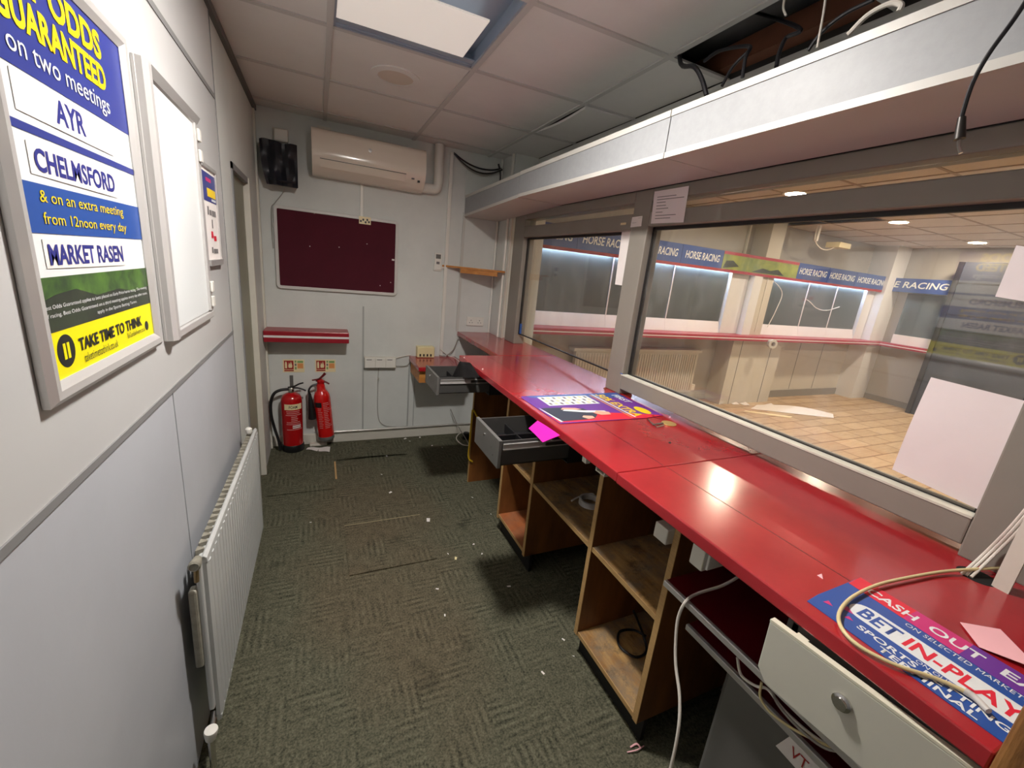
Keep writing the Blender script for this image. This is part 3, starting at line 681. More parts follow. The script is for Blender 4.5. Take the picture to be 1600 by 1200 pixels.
cable('cable', [P(1205, 1070, 0, 1.27), P(1215, 1100, 0, 1.27), P(1250, 1140, 0, 1.27), P(1290, 1170, 0, 1.27), P(1330, 1175, 0, 1.27)], 0.003, m_greycable, 'grey cable sagging below the beige drawer beside the white loop')
cable('cable', [P(1128, 1080, 0, 1.42), P(1140, 1058, 0, 1.42), P(1162, 1066, 0, 1.40)], 0.004, m_blackcable, 'short black cable under the lower pull-out tray')
# grey metal case standing under the trays
t = thing('metal_case', 'grey metal case standing under the pull-out trays with a torn label', 'case', (1.5, -3.2, 0))
MB().box(1.35, 1.66, -3.412, -2.965, 0.0, 0.535).build('case_body', m_drawer, t, bevel=0.012)
pl = Plane2((1.3485, -3.125, 0.472), (0, -1, 0), (0, 0, 1))
lb = pl.poly([(0.0, 0.0), (0.12, -0.005), (0.13, 0.055), (0.02, 0.06), (0.015, 0.045)], 0.001, m_paper, t, 'torn_label')
pl.text('VTeck', 0.03, 0.016, 0.085, 0.028, m_signred, t, h=0.003)

# ------------------------------------------------------------------ things on the counter
# betting poster at the near end
t = thing('betting_poster', 'blue and red betting poster lying at the near end of the counter', 'poster', (1.3, -3.3, ZT+0.001))
pl = Plane2((1.207, -3.150, ZT+0.0012), (0, -1, 0), (1, 0, 0))     # a: towards the camera, b: towards the window
pl.poly([(0.0, 0.0), (0.267, -0.002), (0.267, 0.196), (-0.006, 0.194), (-0.004, 0.04)], 0, m_blue, t, 'poster_sheet', 0.0012)
pl.poly([(-0.004, 0.146), (0.09, 0.142), (0.09, 0.195), (-0.006, 0.1935)], 0.0012, m_pred, t, 'printed_band')
pl.poly([(0.09, 0.142), (0.17, 0.139), (0.17, 0.1955), (0.09, 0.195)], 0.0012, m_pmag, t, 'printed_band')
pl.poly([(0.17, 0.139), (0.267, 0.137), (0.267, 0.1958), (0.17, 0.1955)], 0.0012, m_purple, t, 'printed_band')
pts = [(0.267, 0.052), (0.267, 0.106)] + [(0.062+0.027*math.cos(math.pi/2+k*math.pi/12), 0.080+0.027*math.sin(math.pi/2+k*math.pi/12)) for k in range(13)]
pl.poly(pts, 0.0012, m_pwhite, t, 'printed_band')
hh = 0.0018
pl.text('CASH', 0.022, 0.153, 0.080, 0.025, m_pwhite, t, h=hh, bold=0.02)
pl.text('OUT', 0.120, 0.155, 0.072, 0.025, m_pwhite, t, h=hh, bold=0.02)
pl.text('EA', 0.214, 0.157, 0.046, 0.025, m_pwhite, t, h=hh, bold=0.02)
pl.text('ON SELECTED MARKETS', 0.100, 0.124, 0.155, 0.011, m_pwhite, t, h=hh)
pl.text('BET', 0.052, 0.062, 0.060, 0.036, m_blue, t, h=hh, bold=0.025)
pl.text('IN-PLAY', 0.122, 0.062, 0.142, 0.036, m_pred, t, h=hh, bold=0.025)
pl.text('ON OUR', 0.150, 0.0405, 0.046, 0.009, m_pwhite, t, h=hh)
pl.text('SPORTS BETTING', 0.072, 0.0225, 0.192, 0.0150, m_pwhite, t, h=hh, bold=0.02)
pl.text('TERMINAL', 0.112, 0.0035, 0.125, 0.0150, m_pwhite, t, h=hh, bold=0.02)
for a, b, s in ((0.012, 0.03, 0.014), (0.034, 0.048, 0.018), (0.05, 0.028, 0.012)):
    pl.poly([(a, b), (a+s, b+0.006), (a+0.002, b+s)], 0.0012, m_pmag, t, 'printed_shape')
# pink paper
tag(MB().sheet(P(1500, 973, 2, ZT+0.004), P(1530, 1012, 2, ZT+0.004), P(1625, 1052, 2, ZT+0.006), P(1563, 984, 2, ZT+0.004), bend=lambda u, v: 0.004*u*v, n=6).build('pink_paper', m_pinkpaper), 'pale pink paper sheet lying over the near betting poster', 'paper')
# cream cable with a ferrule
t = thing('cream_cable', 'thick cream cable curling over the near betting poster', 'cable', P(1400, 900, 2, ZT+0.01))
zc = ZT+0.010
pts = [P(1640, 884, 2, zc+0.02), P(1600, 886, 2, zc+0.015), P(1545, 889, 2, zc+0.01), P(1480, 893, 2, zc), P(1420, 903, 2, zc), P(1370, 915, 2, zc), P(1330, 935, 2, zc), P(1311, 960, 2, zc), P(1317, 985, 2, zc), P(1345, 1012, 2, zc-0.002), P(1400, 1040, 2, zc-0.002), P(1460, 1060, 2, zc-0.002), P(1512, 1083, 2, zc-0.002)]
MB().tube(pts, 0.0034, 10).build('cable_run', m_cream_cable, t, smooth=True)
MB().tube([P(1508, 1080, 2, zc), P(1525, 1092, 2, zc), P(1545, 1112, 2, zc)], 0.0055, 10, taper=lambda s: 1.0-0.2*s).build('plug', m_tape, t, smooth=True)

# calendar poster in the middle
t = thing('calendar_poster', 'purple poster with a white calendar grid lying on the middle worktop', 'poster', (1.48, -2.02, ZT+0.001))
pl = Plane2((1.20, -1.852, ZT+0.0012), (0, -1, 0), (1, 0, 0))
pl.poly([(0.0, 0.005), (0.02, -0.003), (0.35, 0.01), (0.352, 0.44), (0.335, 0.555), (-0.008, 0.555), (-0.006, 0.30)], 0, m_purple, t, 'poster_sheet', 0.001)
z1 = 0.0010
pl.poly([(-0.005, 0.30), (-0.008, 0.555), (0.08, 0.555), (0.045, 0.30), (0.03, 0.06), (0.0, 0.02)], z1, m_blue, t, 'printed_band')
pl.poly([(0.34, 0.012), (0.352, 0.44), (0.335, 0.552), (0.30, 0.45), (0.24, 0.20), (0.28, 0.01)], z1, m_pred, t, 'printed_band')
z2 = 0.0016
pl.rect(0.022, 0.145, 0.075, 0.345, z2, m_pwhite, t, 'printed_calendar')
for i in range(3):
    for j in range(9):
        pl.rect(0.032+i*0.038, 0.058+i*0.038, 0.085+j*0.029, 0.102+j*0.029, z2+0.0004, m_signcream, t, 'printed_cell') if (i+j) % 2 else pl.rect(0.034+i*0.038, 0.058+i*0.038, 0.088+j*0.029, 0.100+j*0.029, z2+0.0004, m_print_grey, t, 'printed_cell')
pl.text('FIRST', 0.030, 0.495, 0.12, 0.040, m_pwhite, t, h=z2, bold=0.03)
pl.text('50% EXTRA', 0.014, 0.404, 0.312, 0.050, m_yel, t, h=z2, bold=0.03, shear=0.1)
pl.poly([(0.010, 0.384), (0.335, 0.392), (0.335, 0.400), (0.010, 0.394)], z2, m_pwhite, t, 'printed_band')
pl.poly([(0.020, 0.368), (0.338, 0.374), (0.338, 0.381), (0.020, 0.376)], z2, m_signorange, t, 'printed_band')
pl.disc(0.262, 0.497, 0.050, z2, m_yel, t, ry=0.028)
pl.poly([(0.17, 0.02), (0.33, 0.03), (0.325, 0.19), (0.28, 0.235), (0.20, 0.215), (0.175, 0.12)], z2, m_suit, t)
pl.poly([(0.215, 0.10), (0.25, 0.20), (0.262, 0.30), (0.24, 0.30), (0.225, 0.20), (0.20, 0.12)], z2+0.0004, m_pwhite, t)
pl.poly([(0.18, 0.12), (0.20, 0.10), (0.215, 0.17), (0.21, 0.20), (0.19, 0.18)], z2+0.0008, m_skin, t)
pl.poly([(0.235, 0.26), (0.262, 0.23), (0.29, 0.25), (0.29, 0.30), (0.26, 0.31)], z2+0.0008, m_skin, t)
pl.poly([(0.285, 0.16), (0.30, 0.145), (0.325, 0.16), (0.32, 0.195), (0.295, 0.20)], z2+0.0008, m_skin, t)
pl.poly([(0.165, 0.01), (0.185, 0.008), (0.338, 0.020), (0.338, 0.032)], z2+0.0008, m_pwhite, t)
# coin and little keys
c0 = P(1045, 663, 2, ZT)
tag(MB().lathe([(0.030, 0), (0.031, 0.002), (0.030, 0.004), (0, 0.004)], c0, n=24).build('disc', m_lead, smooth=True), 'flat pale gold disc on the red worktop beside the metal clips', 'disc')
a0 = P(1022, 663, 2, ZT+0.004)
t = MB().tube([P(1012, 656, 2, ZT+0.005), P(1020, 664, 2, ZT+0.005), P(1036, 662, 2, ZT+0.006)], 0.004, 6, 0).tube([P(1018, 661, 2, ZT+0.005), P(1026, 668, 2, ZT+0.005), P(1037, 665, 2, ZT+0.006)], 0.003, 6, 0).build('metal_clip', m_chrome)
tag(t, 'bent metal clip lying beside the gold disc on the worktop', 'clip')
for i, (px, py, lab) in enumerate(((1020, 650, 'crumpled reddish scrap by the calendar poster edge'), (1047, 652, 'small pink crumb behind the gold disc on the worktop'), (945, 607, 'brown chip at the foot of the middle window post'), (958, 608, 'orange chip at the foot of the middle window post'), (1047, 692, 'dark crumb on the red worktop in front of the clip'), (754, 577, 'white paper flake on the far red worktop'), (725, 559, 'white flake on the far front corner of the worktop'), (1283, 900, 'pink crumb on the near worktop above the betting poster'))):
    c = P(px, py, 2, ZT+0.004)
    mm = (m_signred, m_pinkpaper, m_joist, m_plank, m_blacktar, m_paper, m_paper, m_pinkpaper)[i]
    s = 0.016 if i in (0, 2, 3) else 0.008
    o = MB().add([c+Vector((s*math.cos(k*2.1)*(0.6+0.4*random.random()), s*math.sin(k*2.1)*(0.6+0.4*random.random()), -0.003)) for k in range(3)] + [c+Vector((0.2*s, 0.1*s, 0.004))], [(0, 1, 2), (0, 1, 3), (1, 2, 3), (2, 0, 3)]).build('crumb', mm)
    tag(o, lab, 'crumb')
# right end: white trunking, three cables, brown board
tag(MB().prism([P(1548, 916, 2, ZT), P(1575, 930, 2, ZT), P(1575, 930, 2, ZT)+Vector((0.02, 0.002, 0)), P(1548, 916, 2, ZT)+Vector((0.02, 0.002, 0))], (0.01, -0.004, 0.9)).build('cable_trunking', m_offwhite), 'white plastic trunking rising from the worktop at the right edge', 'trunking')
for i, (xo, lab) in enumerate(((0, 'white cable rising from the worktop hole, leftmost of three'), (8, 'white cable rising from the worktop hole, middle of three'), (18, 'white cable rising from the worktop hole, rightmost of three'))):
    cable('cable', [P(1503+xo*0.8, 897+xo*0.3, 2, ZT+0.003), P(1535+xo, 868, 0, 1.735), P(1575+xo, 828, 0, 1.735), P(1612+xo, 785, 0, 1.735)], 0.003, m_white_cable, lab)
t = MB().lathe([(0.034, 0), (0.03, 0.001)], P(1527, 901, 2, ZT+0.001), n=24).build('cable_hole', m_blacktar); tag(t, 'dark ragged cable hole in the worktop below the white trunking', 'hole')
t = MB().box(1.150, 1.50, -3.47, -3.42, 0.0, 1.35).build('brown_board', m_padbrown, bevel=0.012, seg=3)
t.rotation_euler = (0, 0, 0); tag(t, 'rough brown upright wooden board at the near end of the counter', 'board')

# ================================================================== LEFT WALL
t = thing('racing_poster', 'silver framed racing poster with blue, white and yellow bands on the left wall', 'poster', (0.01, -2.5, 1.262))
PY0, PY1, PZ0, PZ1 = -2.738, -2.262, 1.262, 1.893
def snap_frame(t, y0, y1, z0, z1, x0, w, d, m=m_alu_frame):
    "four bars with a rounded profile"
    def bar(a, b, inn):
        # a, b outer corners, inn inward direction; profile rises to the middle
        prof = [(0, 0), (0, d*0.55), (w*0.3, d), (w*0.65, d*0.95), (w, d*0.5), (w, 0)]
        a, b = Vector(a), Vector(b); inn = Vector(inn); dr = (b-a).normalized(); vs = []
        for end, sg in ((a, 1), (b, -1)):
            for p, q in prof: vs.append(end + inn*p + dr*sg*p + Vector((q, 0, 0)))
        n = len(prof)
        fs = [(i, i+1, i+1+n, i+n) for i in range(n-1)] + [(n-1, 0, n, 2*n-1), tuple(range(n)), tuple(range(n, 2*n))]
        MB().add(vs, fs).build('frame_bar', m, t)
    bar((x0, y0, z0), (x0, y1, z0), (0, 0, 1)); bar((x0, y0, z1), (x0, y1, z1), (0, 0, -1))
    bar((x0, y0, z0), (x0, y0, z1), (0, 1, 0)); bar((x0, y1, z0), (x0, y1, z1), (0, -1, 0))
snap_frame(t, PY0, PY1, PZ0, PZ1, 0.006, 0.032, 0.016)
pl = Plane2((0.012, PY0, 0.0), (0, 1, 0), (0, 0, 1))      # a = y - PY0, b = z
W0, W1 = 0.028, 0.448
def A(y): return y-PY0
sheet = MB().box(0.006, 0.0115, PY0+0.02, PY1-0.02, PZ0+0.02, PZ1-0.02).build('poster_sheet', m_pwhite, t)
for b0, b1, m in ((1.285, 1.364, m_yel2), (1.364, 1.441, m_photo), (1.501, 1.567, m_blue), (1.630, 1.641, m_navy), (1.706, 1.872, m_navy)):
    pl.rect(W0, W1, b0, b1, 0, m, t, 'printed_band')
pl.poly([(W0, 1.364), (W1, 1.364), (W1, 1.402), (0.36, 1.398), (0.29, 1.408), (0.20, 1.404), (0.13, 1.420), (0.07, 1.416), (W0, 1.408)], 0.0005, m_photo_dk, t)
h1 = 0.0014
pl.text('BEST', A(-2.700), 1.806, 0.128, 0.044, m_yel, t, h=h1, bold=0.035)
pl.text('ODDS', A(-2.552), 1.806, 0.170, 0.044, m_yel, t, h=h1, bold=0.035)
pl.text('GUARANTEED', A(-2.690), 1.757, 0.312, 0.042, m_yel, t, h=h1, bold=0.035)
pl.text('on two meetings', A(-2.676), 1.714, 0.300, 0.033, m_pwhite, t, h=h1)
pl.text('& on an extra meeting', A(-2.664), 1.538, 0.284, 0.021, m_yel, t, h=h1)
pl.text('from 12noon every day', A(-2.664), 1.509, 0.290, 0.021, m_yel, t, h=h1)
for (y0, y1, z0, z1, s, ty0, ty1, tz0, tz1) in ((-2.680, -2.385, 1.650, 1.702, 'AYR', -2.582, -2.490, 1.660, 1.694), (-2.672, -2.393, 1.575, 1.620, 'CHELMSFORD', -2.660, -2.402, 1.583, 1.614), (-2.676, -2.400, 1.450, 1.494, 'MARKET RASEN', -2.667, -2.408, 1.457, 1.487)):
    MB().sheet((0.0120, y0, z0+0.003), (0.0120, y1, z0), (0.0120, y1, z1), (0.0120, y0, z1-0.001), bend=lambda u, v: 0.0005*math.sin(3*u), n=8).build('paper_strip', m_paper, t)
    pl.text(s, A(ty0), tz0, ty1-ty0, tz1-tz0, m_ink_navy, t, h=0.0014, bold=0.03)
pl.text('Best Odds Guaranteed applies to bets placed on Early Price horse racing. The meeting', W0+0.004, 1.395, 0.40, 0.0075, m_pwhite, t, h=h1)
pl.text('of racing, Best Odds Guaranteed on a third meeting applies every day after noon.', W0+0.004, 1.383, 0.40, 0.0075, m_pwhite, t, h=h1)
pl.text('apply in the Sports Betting Terms.', W0+0.16, 1.371, 0.18, 0.0075, m_pwhite, t, h=h1)
pl.disc(A(-2.666), 1.332, 0.025, 0.0005, m_ink, t, 'printed_disc')
pl.rect(A(-2.675), A(-2.668), 1.320, 1.344, 0.001, m_yel2, t, 'printed_bar'); pl.rect(A(-2.664), A(-2.657), 1.320, 1.344, 0.001, m_yel2, t, 'printed_bar')
pl.text('TAKE TIME TO THINK', A(-2.628), 1.323, 0.270, 0.021, m_ink, t, h=h1, bold=0.03)
pl.text('taketimetothink.co.uk', A(-2.618), 1.303, 0.13, 0.014, m_ink, t, h=h1)
pl.text('BeGambleAware.co.uk', A(-2.440), 1.309, 0.095, 0.010, m_ink, t, h=h1)
pl.disc(A(-2.331), 1.318, 0.010, 0.0005, m_ink, t, 'printed_disc')

t = thing('blank_display', 'empty silver snap display frame with a blank white panel beside the racing poster', 'frame', (0.01, -1.95, 1.25))
HY0, HY1, HZ0, HZ1 = -2.205, -1.700, 1.258, 1.882
MB().box(0.006, 0.014, HY0+0.02, HY1-0.01, HZ0+0.02, HZ1-0.02).build('backing_panel', m_pwhite, t)
snap_frame(t, HY0, HY1, HZ0, HZ1, 0.006, 0.018, 0.010)
# left bar sprung open, rounded cover
MB().prism([(0.008, HY0, HZ0), (0.024, HY0+0.004, HZ0), (0.031, HY0+0.022, HZ0), (0.030, HY0+0.045, HZ0), (0.018, HY0+0.062, HZ0), (0.008, HY0+0.062, HZ0)], (0, 0, HZ1-HZ0)).build('hinged_bar', m_alu_frame, t)
MB().prism([(0.008, HY0+0.05, HZ1-0.028), (0.020, HY0+0.05, HZ1-0.020), (0.030, HY0+0.05, HZ1), (0.008, HY0+0.05, HZ1)], (0, HY1-HY0-0.06, 0)).build('hinged_bar', m_alu, t)
MB().box(0.008, 0.022, HY1-0.045, HY1-0.010, HZ0+0.02, HZ1-0.02).build('side_bar', m_alu_frame, t, bevel=0.003)
for z in (1.83, 1.77, 1.36, 1.31): MB().box(0.022, 0.030, HY1-0.040, HY1-0.012, z-0.018, z+0.018).build('clip', m_white_pl, t, bevel=0.003)
MB().box(0.008, 0.020, HY0+0.06, HY1, HZ0-0.006, HZ0+0.016).build('bottom_bar', m_alu_frame, t, bevel=0.003)

t = thing('notice_holder', 'small narrow framed notice beyond the blank display frame on the left wall', 'notice', (0.01, -1.54, 1.44))
MB().box(0.005, 0.012, -1.665, -1.455, 1.445, 1.755).build('notice_sheet', m_paper, t)
pl = Plane2((0.0124, -1.665, 0), (0, 1, 0), (0, 0, 1))
pl.rect(0.0, 0.20, 1.645, 1.74, 0, m_navy, t, 'printed_band')
pl.rect(0.06, 0.19, 1.662, 1.690, 0.0005, m_yel, t, 'printed_mark'); pl.rect(0.12, 0.19, 1.650, 1.658, 0.0005, m_pwhite, t, 'printed_mark'); pl.rect(0.05, 0.13, 1.712, 1.724, 0.0005, m_pmag, t, 'printed_mark')
for a0, a1, b0, b1 in ((0.04, 0.06, 1.600, 1.628), (0.07, 0.10, 1.600, 1.618), (0.11, 0.17, 1.598, 1.618), (0.095, 0.108, 1.556, 1.586), (0.06, 0.08, 1.470, 1.490), (0.09, 0.16, 1.468, 1.484)): pl.rect(a0, a1, b0, b1, 0.0005, m_print_grey, t, 'printed_mark')
pl.rect(0.07, 0.10, 1.522, 1.545, 0.0005, m_pred, t, 'printed_mark'); pl.rect(0.11, 0.15, 1.512, 1.530, 0.0005, m_pred, t, 'printed_mark')
MB().box(0.005, 0.020, -1.67, -1.448, 1.425, 1.447).box(0.005, 0.018, -1.67, -1.448, 1.752, 1.766).box(0.005, 0.018, -1.462, -1.45, 1.44, 1.76).build('frame', m_alu, t, bevel=0.002)

# radiator, built upright and then tilted: it hangs with its far end low
RL, RH, RFX, RFY, RFZ = 1.055, 0.565, 0.075, -2.31, 0.69
rad = thing('radiator', 'grey ribbed panel radiator hanging slightly askew on the left wall', 'radiator', (RFX, RFY, RFZ))
def R_(dx, dy, dz): return Vector((RFX+dx, RFY+dy, RFZ+dz))
nr = 26; pitch = (RL-0.05)/nr; prof = [(-0.006, 0.0), (0, 0.014)]
for k in range(nr):
    y = 0.025+k*pitch
    prof += [(0, y), (-0.0055, y+pitch*0.22), (-0.0055, y+pitch*0.50), (0, y+pitch*0.72)]
prof += [(0, RL-0.006), (-0.006, RL)]
prof += [(-0.016, RL), (-0.016, 0)]
mb = MB().prism([R_(dx, dy, -0.022) for dx, dy in prof], (0, 0, -RH+0.044))
fpn = mb.build('front_panel', m_rad, rad)
MB().prism([R_(-0.016, 0, -0.022), R_(-0.002, 0, -0.022), R_(-0.004, 0, -0.006), R_(-0.012, 0, 0), R_(-0.018, 0, -0.004)], (0, RL, 0)).build('top_seam', m_rad, rad, bevel=0.002)
MB().prism([R_(-0.016, 0, -RH+0.022), R_(-0.002, 0, -RH+0.022), R_(-0.004, 0, -RH+0.006), R_(-0.012, 0, -RH), R_(-0.018, 0, -RH+0.004)], (0, RL, 0)).build('bottom_seam', m_rad, rad, bevel=0.002)
MB().box(0.045, 0.0595, RFY-0.014, RFY+RL, RFZ-0.505, RFZ-0.012).build('back_plate', m_rad, rad, bevel=0.005)
fin = MB(); nf = 28
for k in range(nf):
    y = 0.03+k*(RL-0.06)/nf
    fin.prism([R_(-0.036, y, 0), R_(-0.018, y+0.008, 0), R_(-0.018, y+0.016, 0), R_(-0.036, y+0.024, 0)], (0, 0, -0.40))
fin.build('fins', m_rad_dirty, rad)
MB().lathe([(0.010, -0.03), (0.013, -0.012), (0.0145, -0.006), (0.0145, 0.006), (0.011, 0.009), (0.009, 0.007), (0.0, 0.007)], R_(-0.024, -0.032, -0.004), (0, -1, 0), 20).build('end_cap', m_rad_dirty, rad, smooth=True)
MB().tube([R_(-0.024, -0.024, -0.012), R_(-0.026, -0.022, -0.06)], 0.006, 8, 0).build('bleed_pipe', m_brass, rad, smooth=True)
MB().lathe([(0.010, 0), (0.014, 0.010), (0.014, 0.022), (0.009, 0.028), (0, 0.028)], R_(-0.025, RL-0.10, 0.008), (0, 0, 1), 16).build('bleed_knob', m_white_pl, rad, smooth=True)
MB().lathe([(0.0, 0.0), (0.013, 0.0), (0.014, 0.004), (0.018, 0.030), (0.0165, 0.036), (0.0, 0.038)], R_(-0.024, -0.045, -RH-0.005), (0.1, -0.1, 1), 20).build('valve_cap', m_white_pl, rad, smooth=True)
MB().tube([R_(-0.024, -0.045, -RH-0.005), R_(-0.024, -0.045, -RH-0.11)], 0.0085, 10, 0).tube([R_(-0.024, -0.045, -RH-0.03), R_(-0.024, 0.02, -RH+0.02)], 0.010, 10, 0).build('valve_pipe', m_chrome, rad, smooth=True)
MB().box(0.026, 0.046, RFY-0.022, RFY+0.01, RFZ-0.34, RFZ-0.09).build('bracket', m_rad_dirty, rad, bevel=0.006)
MB().box(0.008, 0.046, RFY+0.85, RFY+0.88, RFZ-0.34, RFZ-0.09).build('bracket', m_rad_dirty, rad)
rad.rotation_euler = (-0.042, 0, 0)

# ================================================================== BACK WALL
# air conditioner
t = thing('air_conditioner', 'white wall-mounted air conditioning unit on the back wall', 'air conditioner', (0.71, -0.1, 2.0))
ax0, ax1 = 0.338, 1.085
prof = [(0, 2.285), (-0.135, 2.285)]
for k in range(7): a = math.radians(90-k*14); prof.append((-0.150-0.036*math.cos(a), 2.249+0.036*math.sin(a)))
prof += [(-0.190, 2.20), (-0.194, 2.16), (-0.196, 2.128), (-0.1925, 2.112), (-0.184, 2.088), (-0.165, 2.060), (-0.135, 2.035), (-0.10, 2.018)]
prof += [(-0.07, 2.010), (0, 2.012)]
MB().prism([(ax0, y, z) for y, z in prof], (ax1-ax0, 0, 0)).build('casing', m_ac, t, smooth=True)
MB().prism([(ax0+0.05, -0.1895, 2.098), (ax0+0.05, -0.165, 2.054), (ax0+0.05, -0.158, 2.058), (ax0+0.05, -0.183, 2.100)], (0.555, 0, 0)).build('air_flap', m_ac, t)
MB().prism([(ax0+0.048, -0.1905, 2.1035), (ax0+0.048, -0.186, 2.1035), (ax0+0.048, -0.186, 2.0995), (ax0+0.048, -0.1905, 2.0995)], (0.56, 0, 0)).build('gap_line', m_darkmetal, t)
MB().lathe([(0.012, 0), (0.012, -0.003), (0, -0.004)], (0.70, -0.1905, 2.205), (0, 1, 0), 20).build('badge', m_alu, t)
MB().box(1.030, 1.046, -0.178, -0.160, 2.062, 2.076).build('display', m_darkmetal, t); MB().box(0.985, 1.005, -0.186, -0.160, 2.076, 2.085).build('display', m_print_grey, t)
MB().box(0.375, 0.46, -0.10, -0.0, 2.285, 2.312).build('pipe_cover', m_offwhite, t)
t = thing('pipe_duct', 'white moulded pipe duct bending beside the air conditioner', 'duct', (1.2, -0.03, 2.05))
MB().tube([(1.092, -0.045, 2.055), (1.15, -0.045, 2.055), (1.195, -0.045, 2.06), (1.212, -0.045, 2.10), (1.212, -0.045, 2.20), (1.212, -0.045, H)], 0.036, 12, 5).build('duct_run', m_white_pl, t, smooth=True)
# bag over a box, socket above
t = thing('bagged_screen', 'black plastic bag wrapped over a small box high on the back wall', 'bag', (0.145, -0.06, 1.9))
bm_ = MB(); rows = 10; cols = 12; vs = []; fs = []
for j in range(rows+1):
    v = j/rows
    for i in range(cols+1):
        u = i/cols
        x = 0.035+0.215*u + (0.03*v*v*(1-u) - 0.0*v); z = 2.165-0.26*v + 0.012*math.sin(u*7)*(1-v)*0.4
        y = -0.105 - 0.012*math.sin(u*17+v*3) - 0.010*math.sin(u*9-v*8) - 0.02*math.sin(math.pi*u)
        vs.append((x, y, z))
for j in range(rows):
    for i in range(cols): a = j*(cols+1)+i; fs.append((a, a+1, a+cols+2, a+cols+1))
ring = [i for i in range(cols+1)] + [j*(cols+1)+cols for j in range(1, rows+1)] + [rows*(cols+1)+i for i in range(cols-1, -1, -1)] + [j*(cols+1) for j in range(rows-1, 0, -1)]
nb = len(vs)
for k in ring: vs.append((0.145+(vs[k][0]-0.145)*0.9, -0.004, 2.03+(vs[k][2]-2.03)*0.92))
for k in range(len(ring)): fs.append((ring[k], ring[(k+1) % len(ring)], nb+(k+1) % len(ring), nb+k))
fs.append(tuple(range(nb, nb+len(ring))))
bm_.add(vs, fs).build('bag_cover', m_bag, t, smooth=True)
MB().tube([(0.085, -0.118, 1.935), (0.15, -0.135, 1.93), (0.235, -0.118, 1.935)], 0.006).build('gathered_neck', m_bag, t, smooth=True)
t = thing('junction_box', 'small white junction box above the black bag', 'box', (0.155, 0, 2.18))
MB().box(0.112, 0.197, -0.035, 0, 2.185, 2.262).build('box_body', m_offwhite, t, bevel=0.004)
MB().box(0.118, 0.191, -0.038, -0.035, 2.191, 2.256).build('lid', m_white_pl, t, bevel=0.002)
cable('cable', [(0.165, -0.06, 1.91), (0.15, -0.012, 1.87), (0.10, -0.008, 1.80), (0.078, -0.008, 1.76), (0.075, -0.008, 1.60), (0.078, -0.008, 1.50)], 0.003, m_greycable, 'thin grey cable running from the black bag down beside the notice board')

# notice board
t = thing('notice_board', 'burgundy felt notice board in a rounded white frame on the back wall', 'notice board', (0.51, 0, 1.23))
bx0, bx1, bz0, bz1 = 0.088, 0.930, 1.228, 1.790
MB().box(bx0+0.01, bx1-0.01, -0.014, -0.001, bz0+0.01, bz1-0.01).build('felt_panel', m_felt, t)
def ring_frame(x0, x1, z0, z1, w, r, y0, y1, name, m, par):
    def rr(x0, x1, z0, z1, r):
        q = []
        for cx, cz, a0 in ((x1-r, z1-r, 0), (x0+r, z1-r, 90), (x0+r, z0+r, 180), (x1-r, z0+r, 270)):
            q += [(cx+r*math.cos(math.radians(a0+k*18)), cz+r*math.sin(math.radians(a0+k*18))) for k in range(6)]
        return q
    o, i = rr(x0, x1, z0, z1, r), rr(x0+w, x1-w, z0+w, z1-w, max(r-w, 0.004)); n = len(o)
    vs = [(x, y0, z) for x, z in o]+[(x, y0, z) for x, z in i]+[(x, y1, z) for x, z in o]+[(x, y1, z) for x, z in i]
    fs = []
    for k in range(n):
        l = (k+1) % n
        fs += [(k, l, n+l, n+k), (2*n+k, 3*n+k, 3*n+l, 2*n+l), (k, 2*n+k, 2*n+l, l), (n+k, n+l, 3*n+l, 3*n+k)]
    return MB().add(vs, fs).build(name, m, par, bevel=0.003)
ring_frame(bx0, bx1, bz0, bz1, 0.022, 0.03, -0.022, -0.001, 'frame', mat('white_board_frame', (206, 204, 200), 0.35), t)
MB().box(bx0-0.006, bx0+0.004, -0.016, -0.002, 1.645, 1.67).build('clip', m_white_pl, t)
for x, z in ((0.345, 1.768), (0.70, 1.60), (0.90, 1.50), (0.505, 1.555), (0.31, 1.54), (0.88, 1.33), (0.80, 1.30)):
    MB().box(x-0.003, x+0.003, -0.0165, -0.014, z-0.003, z+0.003).build('staple', m_paper, t)
MB().box(0.885, 0.905, -0.017, -0.014, 1.498, 1.510).build('paper_scrap', m_paper, t)
t = thing('air_vent_card', 'small printed card pinned over the top frame of the notice board', 'card', (0.683, -0.024, 1.735))
MB().box(0.642, 0.725, -0.026, -0.023, 1.738, 1.790).build('card_sheet', m_signcream, t)
for i, (x, z) in enumerate(((0.655, 1.757), (0.672, 1.768), (0.688, 1.752), (0.70, 1.770), (0.712, 1.756))): MB().box(x-0.006, x+0.006, -0.0275, -0.026, z-0.007, z+0.007).build('printed_mark', m_ink, t)
# trunkings and pipes
for x0_, x1_, z0, z1, w, d, lab in ((1.318, 1.318, 0.735, 2.345, 0.026, 0.02, 'white vertical cable trunking on the back wall right of the notice board'),
                             (0.662, 0.662, 1.79, 2.012, 0.020, 0.012, 'short white cable trunking between the air conditioner and notice board')):
    tag(MB().box(x0_-w/2, x0_+w/2, -d, 0, z0, z1).build('cable_trunking', m_white_pl, bevel=0.002), lab, 'trunking')
tag(MB().box(1.440, 1.462, -0.012, 0, 0.96, 1.93).build('panel_strip', mat('strip_white', (196, 196, 190), 0.5)), 'pale joint strip on the back wall under the end of the pelmet', 'strip')
tag(MB().tube([(1.742, -0.012, ZT+0.002), (1.742, -0.012, H)], 0.010, 10, 0).build('conduit', m_white_pl, smooth=True), 'white vertical conduit in the corner beside the window pier', 'conduit')
tag(MB().tube([(1.741, -0.235, ZT+0.002), (1.741, -0.235, H)], 0.011, 10, 0).build('conduit', m_white_pl, smooth=True), 'white vertical conduit on the edge of the window pier', 'conduit')
